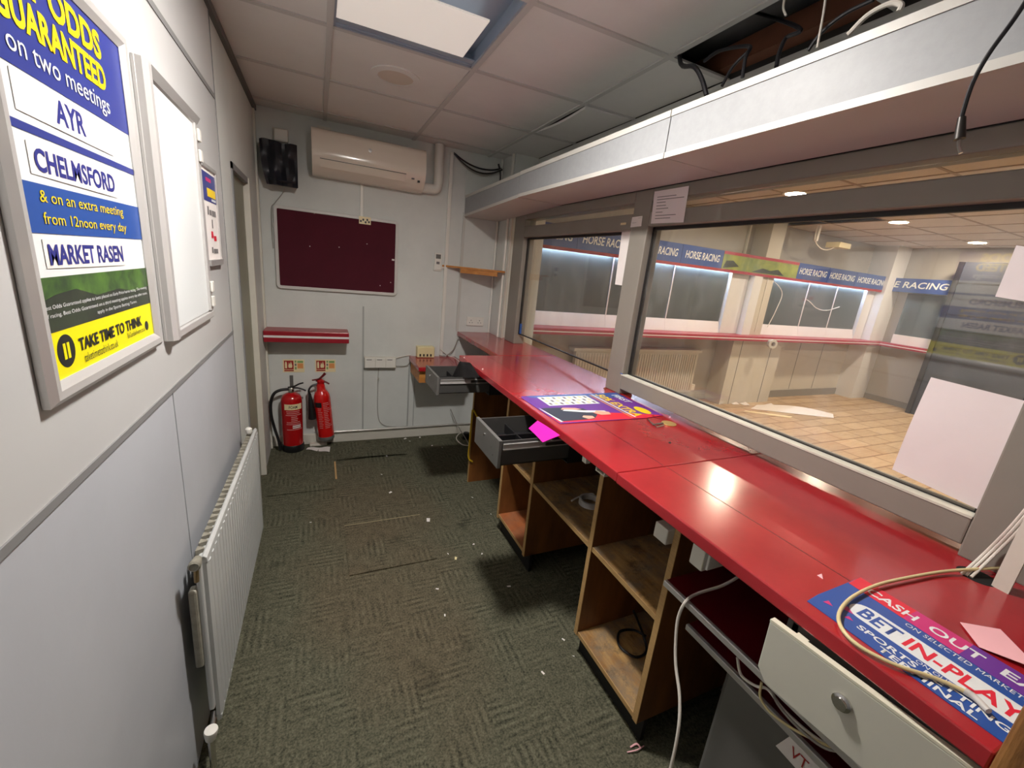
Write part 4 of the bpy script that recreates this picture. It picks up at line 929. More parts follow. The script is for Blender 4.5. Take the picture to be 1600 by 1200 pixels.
tag(MB().box(1.745, 1.759, -0.305, -0.27, ZT+0.001, 1.93).build('corner_strip', m_offwhite, bevel=0.002), 'narrow off-white strip beside the left window post', 'strip')
# loose cables under the ceiling
for i, (s, zz, lab) in enumerate(((0.05, 2.345, 'black cable swagged under the ceiling to the corner, upper'), (0.09, 2.34, 'grey cable swagged under the ceiling to the corner, lowest'), (0.075, 2.335, 'dark grey cable swagged under the ceiling, between the other two'))):
    cable('cable', catenary((1.33, -0.015-0.008*i, zz), (1.73, -0.03-0.01*i, zz-0.045), s), 0.006, (m_blackcable, m_greycable, m_darkmetal)[i], lab)
cable('cable', [(1.70, -0.03, 2.33), (1.725, -0.03, 2.25), (1.725, -0.03, 2.06)], 0.008, m_blackcable, 'black cable dropping from the ceiling corner behind the pelmet')
# remote control in its holder
t = thing('remote_control', 'white remote control in a holder on the back wall', 'remote control', (1.25, 0, 1.45))
MB().box(1.217, 1.283, -0.016, 0, 1.452, 1.50).build('holder', m_white_pl, t, bevel=0.003)
MB().box(1.222, 1.278, -0.022, -0.004, 1.46, 1.592).build('handset', m_white_pl, t, bevel=0.004)
MB().box(1.230, 1.270, -0.024, -0.021, 1.548, 1.582).build('display', m_drawer, t); MB().box(1.236, 1.262, -0.024, -0.021, 1.505, 1.525).build('button', m_print_grey, t, bevel=0.001)
# plank shelf in the corner
t = thing('plank_shelf', 'thin wooden plank shelf in the corner under the pelmet', 'shelf', (1.55, -0.08, 1.49))
MB().prism([(1.29, 0.0, 1.490), (1.735, 0.0, 1.490), (1.735, -0.285, 1.490), (1.67, -0.285, 1.490)], (0, 0, 0.014)).build('plank', m_plank, t)
MB().prism([(1.42, -0.092, 1.455), (1.67, -0.279, 1.455), (1.68, -0.265, 1.455), (1.43, -0.078, 1.455)], (0, 0, 0.034)).build('batten', m_plank, t)
MB().box(1.27, 1.33, -0.018, 0, 1.474, 1.488).build('bracket', m_white_pl, t)
# sockets
def socket(x0, x1, z0, z1, label, gangs=2):
    t = thing('double_socket', label, 'socket', ((x0+x1)/2, 0, z0))
    fp = MB().box(x0, x1, -0.012, 0, z0, z1).build('face_plate', m_white_pl, t, bevel=0.003)
    for g in range(gangs):
        cx = x0+(x1-x0)*(0.25+0.5*g) if gangs == 2 else x0+(x1-x0)*0.5
        z = (z0+z1)/2
        MB().box(cx-0.003, cx+0.003, -0.0128, -0.0118, z+0.004, z+0.014).box(cx-0.016, cx-0.008, -0.0128, -0.0118, z-0.014, z-0.008).box(cx+0.008, cx+0.016, -0.0128, -0.0118, z-0.014, z-0.008).build('pin_holes', m_print_grey, fp)
        MB().box(cx-0.006+(0.022 if g == 0 else -0.022), cx+0.006+(0.022 if g == 0 else -0.022), -0.015, -0.011, z+0.004, z+0.02).build('switch', m_white_pl, fp, bevel=0.001)
    return t
socket(1.531, 1.688, 1.013, 1.090, 'white double wall socket above the far red worktop')
t = thing('socket_trunking', 'row of three white socket modules at knee height on the back wall', 'socket', (0.81, 0, 0.64))
MB().box(0.685, 0.932, -0.045, 0, 0.640, 0.728).build('back_box', m_offwhite, t, bevel=0.003)
for k in range(3):
    f_ = MB().box(0.688+k*0.081, 0.766+k*0.081, -0.050, -0.045, 0.644, 0.724).build('module', m_white_pl, t, bevel=0.002)
    MB().box(0.70+k*0.081, 0.74+k*0.081, -0.0515, -0.0495, 0.708, 0.714).build('slot', m_print_grey, f_)
t = thing('junction_block', 'cream plastic junction block on the low red ledge', 'box', (1.17, -0.05, 0.736))
MB().box(1.10, 1.245, -0.075, -0.004, 0.737, 0.828).build('block_body', m_cream_pl, t, bevel=0.006)
for k in range(4): MB().box(1.118+k*0.03, 1.130+k*0.03, -0.0775, -0.0745, 0.748, 0.768).build('port', m_blacktar, t)
cable('cable', [(1.30, -0.02, 0.745), (1.36, -0.03, 0.75), (1.42, -0.03, 0.80), (1.45, -0.03, 0.88), (1.475, -0.02, 0.918)], 0.004, m_greycable, 'grey cable rising from the trunking foot to the far worktop')
cable('cable', [P(688, 547, 1, -0.03), P(700, 556, 2, 0.745), P(712, 561, 2, 0.745), P(722, 570, 1, -0.9)], 0.004, m_white_cable, 'white cable trailing from the trunking foot over the low red ledge')
cable('cable', [(0.93, -0.02, 0.72), (1.0, -0.012, 0.735), (1.06, -0.008, 0.745)], 0.003, m_white_cable, 'white cable from the socket modules up to the low ledge')
cable('cable', [(0.93, -0.02, 0.655), (1.02, -0.012, 0.650), (1.06, -0.012, 0.69)], 0.003, m_greycable, 'grey cable sagging from the socket modules to the low ledge')
cable('cable', [(0.80, -0.006, 0.64), (0.795, -0.006, 0.45), (0.80, -0.006, 0.22), (0.84, -0.008, 0.13), (0.95, -0.022, 0.105), (1.05, -0.022, 0.108)], 0.0025, m_greycable, 'thin cable hanging from the socket modules to the skirting')
cable('cable', [P(704, 640, 1, -0.06), P(715, 665, 1, -0.1), P(730, 690, 1, -0.3), P(733, 700, 1, -0.5)], 0.004, m_greycable, 'grey cable hanging behind the yellow rod')
cable('cable', [P(728, 675, 2, 0.03), P(718, 678, 2, 0.008), P(713, 686, 2, 0.008), P(722, 695, 2, 0.008), P(735, 697, 2, 0.008)], 0.005, m_white_cable, 'white cable curled on the carpet below the far drawer')
t = MB().lathe([(0.03, 0), (0.035, 0.02), (0.025, 0.06), (0, 0.065)], P(728, 686, 2, 0.0), n=16).build('black_plug', m_black, smooth=True); tag(t, 'black plug on the carpet beside the wooden end panel', 'plug')
tag(MB().tube([(0.42, -0.03, 0.098), (1.0, -0.03, 0.098), (1.70, -0.03, 0.100)], 0.009, 10, 0).build('pipe', mat('pale_pipe', (204, 202, 196), 0.25, metal=0.3), smooth=True), 'pale pipe running along the top of the back skirting', 'pipe')
tag(MB().tube([(0.80, -0.012, 0.545), (0.80, -0.03, 0.545)], 0.006, 8, 0).build('wall_hook', m_offwhite), 'small white hook stub on the back wall below the socket modules', 'hook')
# red wall shelf
t = thing('wall_shelf', 'dark red boxed wall shelf with a silver stripe on the back wall', 'shelf', (0.28, -0.09, 0.86))
MB().box(0.004, 0.562, -0.18, -0.001, 0.865, 0.946).build('shelf_box', m_red_shelf, t, bevel=0.005)
MB().box(0.004, 0.562, -0.1825, -0.178, 0.899, 0.914).build('stripe', m_stripe, t)
# fire signs
for x0_, lab in ((0.103, 'fire extinguisher sign above the foam extinguisher, left one'), (0.325, 'fire extinguisher sign above the slim red extinguisher, right one')):
    t = thing('fire_sign', lab, 'sign', (x0_+0.073, 0, 0.6))
    MB().box(x0_, x0_+0.146, -0.003, 0, 0.600, 0.700).build('sign_plate', m_signcream, t)
    pl = Plane2((x0_, -0.0035, 0.6), (1, 0, 0), (0, 0, 1))
    pl.rect(0.008, 0.072, 0.022, 0.092, 0, m_signred, t); pl.rect(0.008, 0.072, 0.008, 0.018, 0, m_signred, t, 'printed_band')
    pl.poly([(0.014, 0.032), (0.028, 0.032), (0.028, 0.07), (0.024, 0.084), (0.018, 0.084), (0.014, 0.07)], 0.0005, m_signcream, t, 'printed_extinguisher')
    pl.poly([(0.038, 0.035), (0.060, 0.035), (0.064, 0.05), (0.055, 0.085), (0.048, 0.06), (0.042, 0.078), (0.036, 0.05)], 0.0005, m_signcream, t, 'printed_flame')
    pl.rect(0.080, 0.092, 0.076, 0.092, 0, m_signgreen, t); pl.rect(0.080, 0.092, 0.050, 0.068, 0, m_print_grey, t); pl.rect(0.080, 0.092, 0.022, 0.042, 0, m_signgreen, t)
    pl.rect(0.098, 0.138, 0.030, 0.070, 0, m_signorange, t); pl.rect(0.098, 0.138, 0.074, 0.09, 0, m_signgreen, t)

# fire extinguishers
cx, cy = 0.157, -0.092
t = thing('fire_extinguisher', 'red foam fire extinguisher standing on a black base in the corner', 'fire extinguisher', (cx, cy, 0))
MB().lathe([(0.0, 0.035), (0.072, 0.035), (0.073, 0.05), (0.073, 0.40), (0.070, 0.425), (0.058, 0.448), (0.035, 0.462), (0.016, 0.468), (0.016, 0.485)], (cx, cy, 0), n=36).build('cylinder', m_ext_red, t, smooth=True)
MB().lathe([(0.0, 0.0), (0.074, 0.0), (0.077, 0.01), (0.077, 0.05), (0.0735, 0.056)], (cx, cy, 0), n=36).build('base_ring', m_black, t, smooth=True)
def wrap(cx, cy, r, z0, z1, a0, a1, m, par, name):
    mb = MB(); n = 12; vs = []
    for k in range(n+1):
        a = math.radians(a0+(a1-a0)*k/n)
        for rr in (r, r+0.0008):
            for z in (z0, z1): vs.append((cx+rr*math.sin(a), cy-rr*math.cos(a), z))
    fs = []
    for k in range(n):
        i = 4*k; fs += [(i+2, i+3, i+7, i+6), (i, i+4, i+5, i+1), (i+1, i+5, i+7, i+3), (i, i+2, i+6, i+4)]
    fs += [(0, 1, 3, 2), (4*n, 4*n+2, 4*n+3, 4*n+1)]
    return MB().add(vs, fs).build(name, m, par)
def curve_text(s, cx, cy, r, z, a0, w, h, m, par):
    o = text(s, (0, 0, 0), (1, 0, 0), (0, 0, 1), w, h, m, None, bold=0.02)
    off = world_of(par)
    for v in o.data.vertices:
        a = math.radians(a0) + v.co.x/r
        v.co = Vector((cx+r*math.sin(a), cy-r*math.cos(a), z+v.co.z)) - off
    o.parent = par; return o
wrap(cx, cy, 0.0735, 0.348, 0.392, -38, 62, m_signcream, t, 'name_band')
curve_text('FOAM', cx, cy, 0.0748, 0.358, -12, 0.058, 0.024, m_ink, t)
m_extprint = mat('white_label_print', (206, 130, 130), 0.4)
for k in range(11):
    z = 0.335-k*0.0145; a0 = -20+random.uniform(-8, 2); 
    if 3 <= k <= 5: wrap(cx, cy, 0.0733, z-0.0035, z+0.0035, -2, 28+random.uniform(-10, 14), m_extprint, t, 'printed_line')
    elif k in (8, 9): wrap(cx, cy, 0.0733, z-0.005, z+0.005, 4, 52, m_stripe, t, 'printed_line')
    else: wrap(cx, cy, 0.0733, z-0.003, z+0.003, a0-8, 52+random.uniform(-10, 8), m_extprint, t, 'printed_line')
MB().tube([(cx+0.004, cy+0.03, 0.36), (cx+0.004, cy+0.03, 0.37)], 0.004).build('safety_pin', m_chrome, t)
MB().lathe([(0.020, 0.468), (0.022, 0.49), (0.014, 0.505)], (cx, cy, 0), n=16).build('valve', m_chrome, t, smooth=True)
MB().tube([(cx-0.02, cy, 0.505), (cx+0.02, cy-0.01, 0.515), (cx+0.055, cy-0.015, 0.535), (cx+0.085, cy-0.02, 0.545)], 0.006).tube([(cx-0.01, cy, 0.500), (cx+0.04, cy-0.01, 0.503), (cx+0.075, cy-0.015, 0.494), (cx+0.10, cy-0.02, 0.482)], 0.006).build('handle', m_black, t, smooth=True)
MB().tube([(cx-0.015, cy, 0.492), (cx-0.07, cy-0.015, 0.490), (cx-0.112, cy-0.02, 0.465), (cx-0.135, cy-0.02, 0.40), (cx-0.138, cy-0.02, 0.30), (cx-0.122, cy-0.02, 0.20), (cx-0.100, cy-0.03, 0.11), (cx-0.088, cy-0.035, 0.045)], 0.0105, 10).build('hose', m_black, t, smooth=True)
MB().tube([(cx-0.092, cy-0.034, 0.08), (cx-0.084, cy-0.036, 0.02)], 0.013, 10, 0).build('nozzle', m_black, t, smooth=True)
tag(MB().box(0.145, 0.169, -0.006, 0, 0.46, 0.575).build('wall_bracket', m_drawer), 'grey steel wall bracket behind the foam extinguisher', 'bracket')
# slim one, hanging and leaning
cx, cy = 0.375, -0.085
t = thing('fire_extinguisher', 'slim bright red fire extinguisher hanging tilted on the back wall with a black horn', 'fire extinguisher', (cx, cy, 0.33))
MB().lathe([(0.0, 0.06), (0.045, 0.062), (0.058, 0.075), (0.060, 0.09), (0.060, 0.41), (0.056, 0.44), (0.044, 0.465), (0.032, 0.48), (0.030, 0.515), (0.026, 0.53)], (cx, cy, 0), n=32).build('cylinder', m_ext_red2, t, smooth=True)
MB().lathe([(0.0, 0.058), (0.046, 0.060), (0.0595, 0.075), (0.0610, 0.098), (0.060, 0.10)], (cx, cy, 0), n=32).build('base_cap', m_drawer, t, smooth=True)
wrap(cx, cy, 0.0603, 0.352, 0.392, -58, -8, m_black, t, 'name_band')
for k in range(15):
    z = 0.385-k*0.0145
    if k > 2: wrap(cx, cy, 0.0603, z-0.002, z+0.002, -40, -4-random.uniform(0, 12), m_extprint, t, 'printed_line')
    wrap(cx, cy, 0.0603, z-0.0026, z+0.0026, 2, 46+random.uniform(-18, 10), m_extprint, t, 'printed_line')
MB().lathe([(0.022, 0.53), (0.024, 0.555), (0.012, 0.57)], (cx, cy, 0), n=14).tube([(cx-0.02, cy, 0.545), (cx+0.03, cy-0.01, 0.545)], 0.012).build('valve', m_ext_red, t, smooth=True)
MB().tube([(cx-0.055, cy, 0.562), (cx-0.01, cy-0.01, 0.57), (cx+0.02, cy-0.01, 0.59), (cx+0.042, cy-0.01, 0.612)], 0.009, taper=lambda s: 0.6+0.6*s).tube([(cx-0.03, cy, 0.555), (cx+0.03, cy-0.01, 0.545), (cx+0.062, cy-0.015, 0.525)], 0.007).build('handle', mat('dark_red_lever', (96, 8, 20), 0.3), t, smooth=True)
MB().tube([(cx-0.02, cy, 0.530), (cx-0.06, cy-0.01, 0.520), (cx-0.085, cy-0.015, 0.49), (cx-0.085, cy-0.015, 0.45)], 0.0075).build('hose', m_black, t, smooth=True)
MB().lathe([(0.010, 0.46), (0.014, 0.43), (0.026, 0.30), (0.030, 0.255), (0.024, 0.255)], (cx-0.083, cy-0.012, 0), n=18).build('horn', m_black, t, smooth=True)
t.rotation_euler = (0, math.radians(-4.5), 0)
# paper by the extinguisher
tag(MB().sheet(P(478, 703, 2, 0.003), P(515, 707, 2, 0.003), P(516, 699, 2, 0.004), P(481, 700, 2, 0.003), bend=lambda u, v: 0.004*math.sin(9*u), n=8).build('paper_scrap', m_paper), 'torn strip of white paper on the carpet in front of the slim extinguisher', 'paper')
tag(MB().box(0.27, 0.40, -0.075, -0.02, 0.001, 0.02).build('white_tray', m_offwhite, bevel=0.006), 'flat white plastic piece on the carpet between the two extinguishers', 'plastic')

# ================================================================== CARPET DETAILS
def loose(x0, x1, y0, y1, z, label, bend=None, t=0.007, m=m_carpet_b):
    return tag(MB().sheet((x0, y0, z), (x1, y0, z), (x1, y1, z), (x0, y1, z), bend=bend, n=10, t=t).build('carpet_tile', m), label, 'carpet tile')
loose(0.03, 0.440, -0.795, -0.372, 0.001, 'loose worn brown carpet tile near the doorway', m=m_carpet_b)
loose(0.462, 0.985, -0.375, -0.04, 0.001, 'loose green carpet tile curling up along its front edge by the back wall', bend=lambda u, v: 0.014*(1-v)**2*(0.4+0.6*math.sin(3.14*u)), m=m_carpet)
loose(0.470, 0.905, -1.665, -1.245, 0.001, 'loose ribbed brown carpet tile in the middle of the floor', m=m_carpet_b)
tag(MB().box(0.425, 0.452, -0.66, -0.385, 0.0005, 0.004).build('floor_strip', m_ply_edge), 'strip of bare pale wood showing between the loose carpet tiles', 'wood strip')
tag(MB().box(0.470, 0.905, -1.246, -1.232, 0.0005, 0.003).build('floor_strip', mat('carpet_backing', (150, 138, 104), 0.8)), 'pale strip of bare floor along the far edge of the ribbed brown tile', 'wood strip')
scr = [(669, 813, 9, 4), (712, 873, 6, 5), (683, 921, 5, 3), (795, 917, 6, 4), (610, 770, 5, 2), (633, 686, 5, 2), (620, 692, 4, 2), (675, 697, 3, 2), (604, 713, 4, 2), (700, 866, 3, 2), (753, 866, 3, 2), (740, 851, 3, 2), (695, 962, 4, 2), (656, 684, 4, 2), (691, 700, 2, 2), (485, 817, 3, 2), (738, 778, 3, 2), (767, 804, 2, 2), (848, 1052, 6, 2), (880, 1000, 5, 2), (930, 1010, 3, 3), (640, 690, 3, 2), (612, 695, 3, 2), (896, 1026, 3, 2), (596, 742, 3, 1)]
for i, (px, py, w, h) in enumerate(scr):
    c = P(px, py, 2, 0.0035); w2 = (P(px+w, py, 2, 0.0035)-c).length*0.5; a = random.uniform(0, 3.1)
    dx, dy = Vector((math.cos(a), math.sin(a), 0))*w2, Vector((-math.sin(a), math.cos(a), 0))*w2*0.6
    o = MB().sheet(c-dx-dy, c+dx-dy, c+dx*0.8+dy, c-dx+dy*0.7, bend=lambda u, v: 0.003*u*v, n=2, t=0.0008).build('paper_scrap', m_cream_pl if i == 1 else m_paper)
    if i == 1: tag(o, 'small yellow paper square on the carpet', 'paper')
    else: tag(o, 'tiny scrap of white paper littering the dark green carpet', 'paper', 'paper scraps on the carpet')
tag(MB().tube([P(985, 1168, 2, 0.004), P(995, 1163, 2, 0.008), P(1002, 1170, 2, 0.004)], 0.003).tube([P(980, 1176, 2, 0.004), P(996, 1172, 2, 0.01), P(1006, 1166, 2, 0.004)], 0.002).build('shredded_scrap', m_pinkpaper), 'reddish shredded scrap on the carpet below the near cabinet', 'scrap')

# ================================================================== PAPERS ON THE WINDOW
def wsheet(name, pix, x, m, label, bend=None, lines=None, cat='notice'):
    a, b, c, d = [P(px, py, 0, x) for px, py in pix]     # bl, br, tr, tl
    t = thing(name, label, cat, (a+b+c+d)/4)
    MB().sheet(a, b, c, d, bend=bend, n=8).build('paper_sheet', m, t)
    if lines:
        r = (b-a).normalized(); u = (d-a).normalized(); w = (b-a).length; h = (d-a).length
        n = r.cross(u).normalized()
        for v, u0, u1 in lines:
            p0 = a+(d-a)*v+r*w*u0+n*0.0012
            MB().prism([p0, p0+r*w*(u1-u0), p0+r*w*(u1-u0)+u*h*0.022, p0+u*h*0.022], n*0.0003).build('printed_line', m_print_grey, t)
    return t
wsheet('window_notice', [(1017, 350), (1068, 348), (1077, 291), (1023, 300)], WX-0.004, m_paper_pk, 'white typed notice taped over the top of the middle window post',
       lines=[(0.80, 0.12, 0.70), (0.72, 0.12, 0.93), (0.63, 0.12, 0.40), (0.53, 0.12, 0.42), (0.44, 0.12, 0.50), (0.33, 0.12, 0.34), (0.23, 0.12, 0.75), (0.14, 0.12, 0.60)])
wsheet('window_tag', [(985, 356), (1002, 354), (1004, 338), (988, 340)], WX-0.003, m_paper, 'small white card taped on the window frame left of the typed notice', lines=[(0.4, 0.1, 0.5), (0.8, 0.6, 0.9)], cat='card')
wsheet('hanging_paper', [(961, 445), (974, 447), (987, 360), (972, 362)], WX+0.030, m_paper, 'narrow torn white paper hanging in the left window beside the post', cat='paper')
wsheet('window_paper', [(1394, 734), (1534, 799), (1606, 628), (1455, 590)], WX+0.028, m_paper_pk, 'large white sheet stuck low on the right window pane', bend=lambda u, v: 0.006*math.sin(3.1*v), lines=[(0.35, 0.2, 0.75), (0.30, 0.25, 0.8), (0.62, 0.2, 0.45), (0.25, 0.3, 0.7)], cat='paper')
wsheet('window_paper', [(1555, 464), (1640, 478), (1650, 392), (1588, 384)], WX+0.030, m_paper_pk, 'white sheet stuck high on the right window pane at the picture edge', cat='paper')
tag(MB().box(WX-0.003, WX, -1.70, -1.66, 1.79, 1.80).build('sticker', m_signcream), 'small yellowed sticker on the transom of the left window', 'sticker')

# ================================================================== THE SHOP BEYOND THE GLASS
sw = MB().box(1.80, SX, SY, SY+0.1, 0, 3.0).build('wall_shop_front', m_shopwall); struct(sw)
sr = MB().box(SX, SX+0.1, YF, SY+0.1, 0, 3.0).build('wall_shop_right', m_shopwall); struct(sr)
sl = MB().box(1.80, 2.0, -0.001, SY, 0, 3.0).build('wall_shop_left', m_shopwall); struct(sl)
# ceiling with a missing strip and dark void
sc = MB()
nx = [2.0+0.6*k for k in range(13)]
nx[-1] = SX
ny = [SY-0.6*k for k in range(10)]
for i in range(len(nx)-1):
    for j in range(len(ny)-1):
        if (i, j) in {(6, 0), (6, 1), (5, 1)}: continue
        sc.box(nx[i]+0.006, nx[i+1]-0.006, ny[j+1]+0.006, ny[j]-0.006, SH, SH+0.015)
so = sc.build('ceiling_shop', m_shopceil); struct(so)
g = MB()
for x in nx: g.box(x-0.012, x+0.012, ny[-1], SY, SH-0.004, SH+0.002)
for y in ny: g.box(2.0, SX, y-0.012, y+0.012, SH-0.0035, SH+0.0025)
g.build('ceiling_grid', mat('shop_grid', (150, 128, 104), 0.5), so)
for i, (x, y, lab) in enumerate(((4.44, -0.67, 'glowing shop downlight seen above the transom, leftmost'), (6.33, -0.65, 'glowing shop downlight seen through the glass, middle one'), (8.25, -0.67, 'glowing shop downlight seen through the glass, rightmost'), (4.44, -2.75, 'glowing shop downlight at the rear of the shop, nearest the counter'), (6.33, -2.75, 'glowing shop downlight at the rear of the shop, middle one'), (8.25, -2.75, 'glowing shop downlight at the rear of the shop, farthest from the counter'))):  # rear row is out of view, added to brighten the shop
    t = thing('downlight', lab, 'light', (x, y, SH), 'shop downlights')
    MB().lathe([(0.085, 0.0), (0.108, 0.0), (0.106, -0.006), (0.085, -0.008), (0.085, 0.0)], (x, y, SH), n=28).build('rim', m_white_pl, t, smooth=True)
    MB().lathe([(0.084, -0.002), (0.08, -0.007), (0, -0.008)], (x, y, SH), n=28).build('lens', m_shop_lamp, t, smooth=True)
# column boxed out of the front wall
cl = MB().box(5.50, 5.66, 0.325, SY, 0.98, 1.785).build('column_1', m_shopwhite); struct(cl)
struct(MB().box(5.66, 5.93, 0.36, SY, 0.0, SH).build('column_2', m_shopcream))
struct(MB().box(8.50, 8.9, 0.28, SY, 0.0, SH).build('column_3', m_shopwhite))
cb = MB().box(5.42, 6.45, 0.345, SY, 0.0, 0.95).build('wall_shop_box', m_shopcream); struct(cb)
for x in (5.60, 6.22): MB().box(x-0.004, x+0.004, 0.342, 0.346, 0, 0.94).build('panel_joint', m_print_grey, cb)
lp = MB().box(6.45, 8.5, SY-0.06, SY, 0.0, 0.95).build('wall_shop_panel', m_shopcream); struct(lp)
for x in (6.62, 7.20, 7.80): MB().box(x-0.004, x+0.004, SY-0.063, SY-0.059, 0.12, 0.94).build('panel_joint', m_print_grey, lp)
MB().box(6.45, 8.5, SY-0.075, SY-0.06, 0, 0.11).build('plinth', m_plinth, lp)
struct(MB().box(SX-0.012, SX, YF, 0.28, 0, 0.09).build('baseboard_right', m_plinth))
# red ledge with pale stripe
t = thing('shop_ledge', 'long dark red writing ledge with a pale stripe along the shop front wall', 'ledge', (5.2, 0.4, 0.94))
MB().box(2.0, SX-0.001, 0.20, SY, 0.925, 0.99).build('ledge_board', m_ledge, t, bevel=0.006)
MB().box(2.0, SX-0.25, 0.1965, 0.2, 0.951, 0.963).build('stripe', m_stripe, t)
t = thing('shop_ledge', 'short dark red writing ledge with a pale stripe on the shop right wall', 'ledge', (SX-0.2, -0.6, 0.94))
MB().box(SX-0.25, SX-0.001, -0.44, 0.198, 0.925, 0.99).build('ledge_board', m_ledge, t, bevel=0.006)
MB().box(SX-0.2535, SX-0.25, -0.44, 0.19, 0.951, 0.963).build('stripe', m_stripe, t)
# notice boards lit from above
def board(x0, x1, label):
    t = thing('display_board', label, 'display board', ((x0+x1)/2, 0.5, 0.99), 'dark display boards in the shop')
    MB().box(x0+0.006, x1-0.006, 0.44, 0.46, 1.135, 1.786).build('board_panel', m_board, t)
    MB().prism([(x0+0.001, 0.40, 0.992), (x0+0.001, 0.46, 0.992), (x0+0.001, 0.46, 1.135), (x0+0.001, 0.435, 1.135)], (x1-x0-0.002, 0, 0)).build('white_sill', m_boardsill, t)
    MB().box(x0+0.001, x0+0.015, 0.432, 0.44, 1.13, 1.786).build('upright', m_stripe, t)
    MB().box(x0+0.001, x1-0.001, 0.46, SY-0.002, 0.992, 1.786).build('backing', m_shopwhite, t)
    MB().box(x0+0.03, x1-0.03, 0.405, 0.425, 1.773, 1.786).build('strip_lamp', m_strip_lamp, t)
    return t
board(2.38, 3.32, 'dark display board seen in the left window, left of its white divider')
board(3.32, 4.22, 'dark display board behind the middle window post, right of the divider')
board(4.22, 5.16, 'dark display board left of the white column in the shop')
board(5.95, 6.83, 'dark display board right of the white column, first of three')
board(6.83, 7.53, 'dark display board right of the white column, second of three')
board(7.53, 8.26, 'dark display board right of the white column, last of three')
tag(MB().box(2.03, 2.37, 0.36, SY, 0.992, 1.80).build('white_column', m_shopwhite), 'white boxed column at the left end of the shop ledge', 'column')
tag(MB().box(5.17, 5.49, 0.40, SY, 0.992, 1.80).build('white_column', m_shopwhite), 'white panel between the display boards and the bluish column', 'column')
tag(MB().box(8.27, 8.49, 0.40, SY, 0.992, 1.80).build('white_column', m_shopwhite), 'white panel at the right end of the display boards', 'column')
# header: blue signs and a green picture
def header(x0, x1, label, kind='blue', tx=0.06):
    t = thing('header_sign', label, 'sign', ((x0+x1)/2, 0.33, 1.78), 'header signs along the shop front')
    MB().box(x0+0.003, x1-0.003, 0.325, SY-0.003, 1.79, 2.0).build('sign_box', m_navyblue if kind == 'blue' else m_greenpic, t)  # depth carried back to the wall as an added lid over the strip lamps
    MB().box(x0, x1, 0.322, 0.345, 1.758, 1.79).build('edge_trim', m_signred if kind == 'blue' else m_ledge, t)
    pl = Plane2((x0, 0.3245, 1.78), (1, 0, 0), (0, 0, 1))
    if kind == 'blue': pl.text('HORSE RACING', tx, 0.075, x1-x0-2*tx, 0.085, m_pwhite, t, bold=0.015, shear=0.15)
    else:
        pl.rect(0, x1-x0, 0.185, 0.22, 0.0005, m_ledge, t, 'printed_band'); pl.poly([(0.02, 0.02), (0.3, 0.06), (0.18, 0.12), (0.06, 0.11)], 0.0005, m_photo_dk, t)
        pl.poly([(0.55, 0.02), (1.2, 0.02), (1.05, 0.09), (0.9, 0.06), (0.75, 0.08)], 0.0005, m_photo_dk, t)
    return t
m_navyblue = mat('header_blue', (40, 74, 146), 0.35); m_greenpic = mat('header_meadow', (150, 160, 70), 0.4, var_rgb=(96, 120, 52), vscale=5)
header(2.02, 2.76, 'blue horse racing header sign at the far left of the left window')
header(2.76, 3.50, 'blue horse racing header sign in the left window beside the post')
header(3.50, 4.18, 'blue horse racing header sign just right of the middle window post')
header(4.18, 4.86, 'blue horse racing header sign ending at the green meadow picture')
header(4.86, 6.32, 'green meadow picture panel between the blue header signs', 'green')
header(6.32, 7.02, 'small distant blue horse racing sign right of the meadow picture', tx=0.04)
header(7.02, 7.72, 'second distant blue horse racing sign right of the meadow picture', tx=0.04)
header(7.72, 8.60, 'last blue horse racing sign before the shop corner', tx=0.05)
t = thing('header_sign', 'blue horse racing sign on the shop right wall', 'sign', (SX-0.3, -0.2, 1.78), 'header signs along the shop front')
MB().box(SX-0.20, SX-0.17, -0.44, 0.32, 1.79, 2.0).build('sign_box', m_navyblue, t)
Plane2((SX-0.2005, 0.30, 1.78), (0, -1, 0), (0, 0, 1)).text('E RACING', 0.02, 0.075, 0.66, 0.095, m_pwhite, t, bold=0.015, shear=0.15)
t = thing('display_board', 'dark display board on the shop right wall', 'display board', (SX-0.1, -0.5, 1.0), 'dark display boards in the shop')
MB().box(SX-0.12, SX-0.10, -0.44, 0.10, 1.135, 1.78).build('board_panel', m_board, t); MB().box(SX-0.15, SX-0.09, -0.44, 0.10, 0.992, 1.135).build('white_sill', m_boardsill, t)
t = thing('added_dark_panel', 'tall dark grey shutter panel at the far right end of the shop', 'shutter', (SX-0.15, -1.9, 0))  # made-up panel that keeps this end of the shop dark behind the glass
MB().box(SX-0.30, SX-0.26, -3.6, -0.46, 0.0, 2.25).build('dark_panel', m_dark_panel, t)
for k in range(9): MB().box(SX-0.304, SX-0.30, -3.6, -0.46, 0.22*k+0.2, 0.22*k+0.21).build('panel_groove', m_darkmetal, t)
MB().box(SX-0.32, SX-0.25, -0.50, -0.44, 0.0, 2.25).build('side_rail', m_darkmetal, t)
# shop radiator on the left part of the front wall
t = thing('shop_radiator', 'long ribbed cream radiator low on the shop wall below the ledge', 'radiator', (3.9, 0.5, 0.2))
mb = MB().box(3.05, 5.0, 0.50, 0.56, 0.15, 0.70)
for k in range(48): mb.box(3.07+k*0.04, 3.09+k*0.04, 0.492, 0.50, 0.18, 0.67)
mb.build('panel', m_shopcream, t)
MB().box(3.0, 5.02, 0.47, SY-0.003, 0.70, 0.735).build('top_grille', m_shopcream, t); MB().box(5.0, 5.06, 0.50, 0.56, 0.17, 0.25).build('valve', m_white_pl, t)
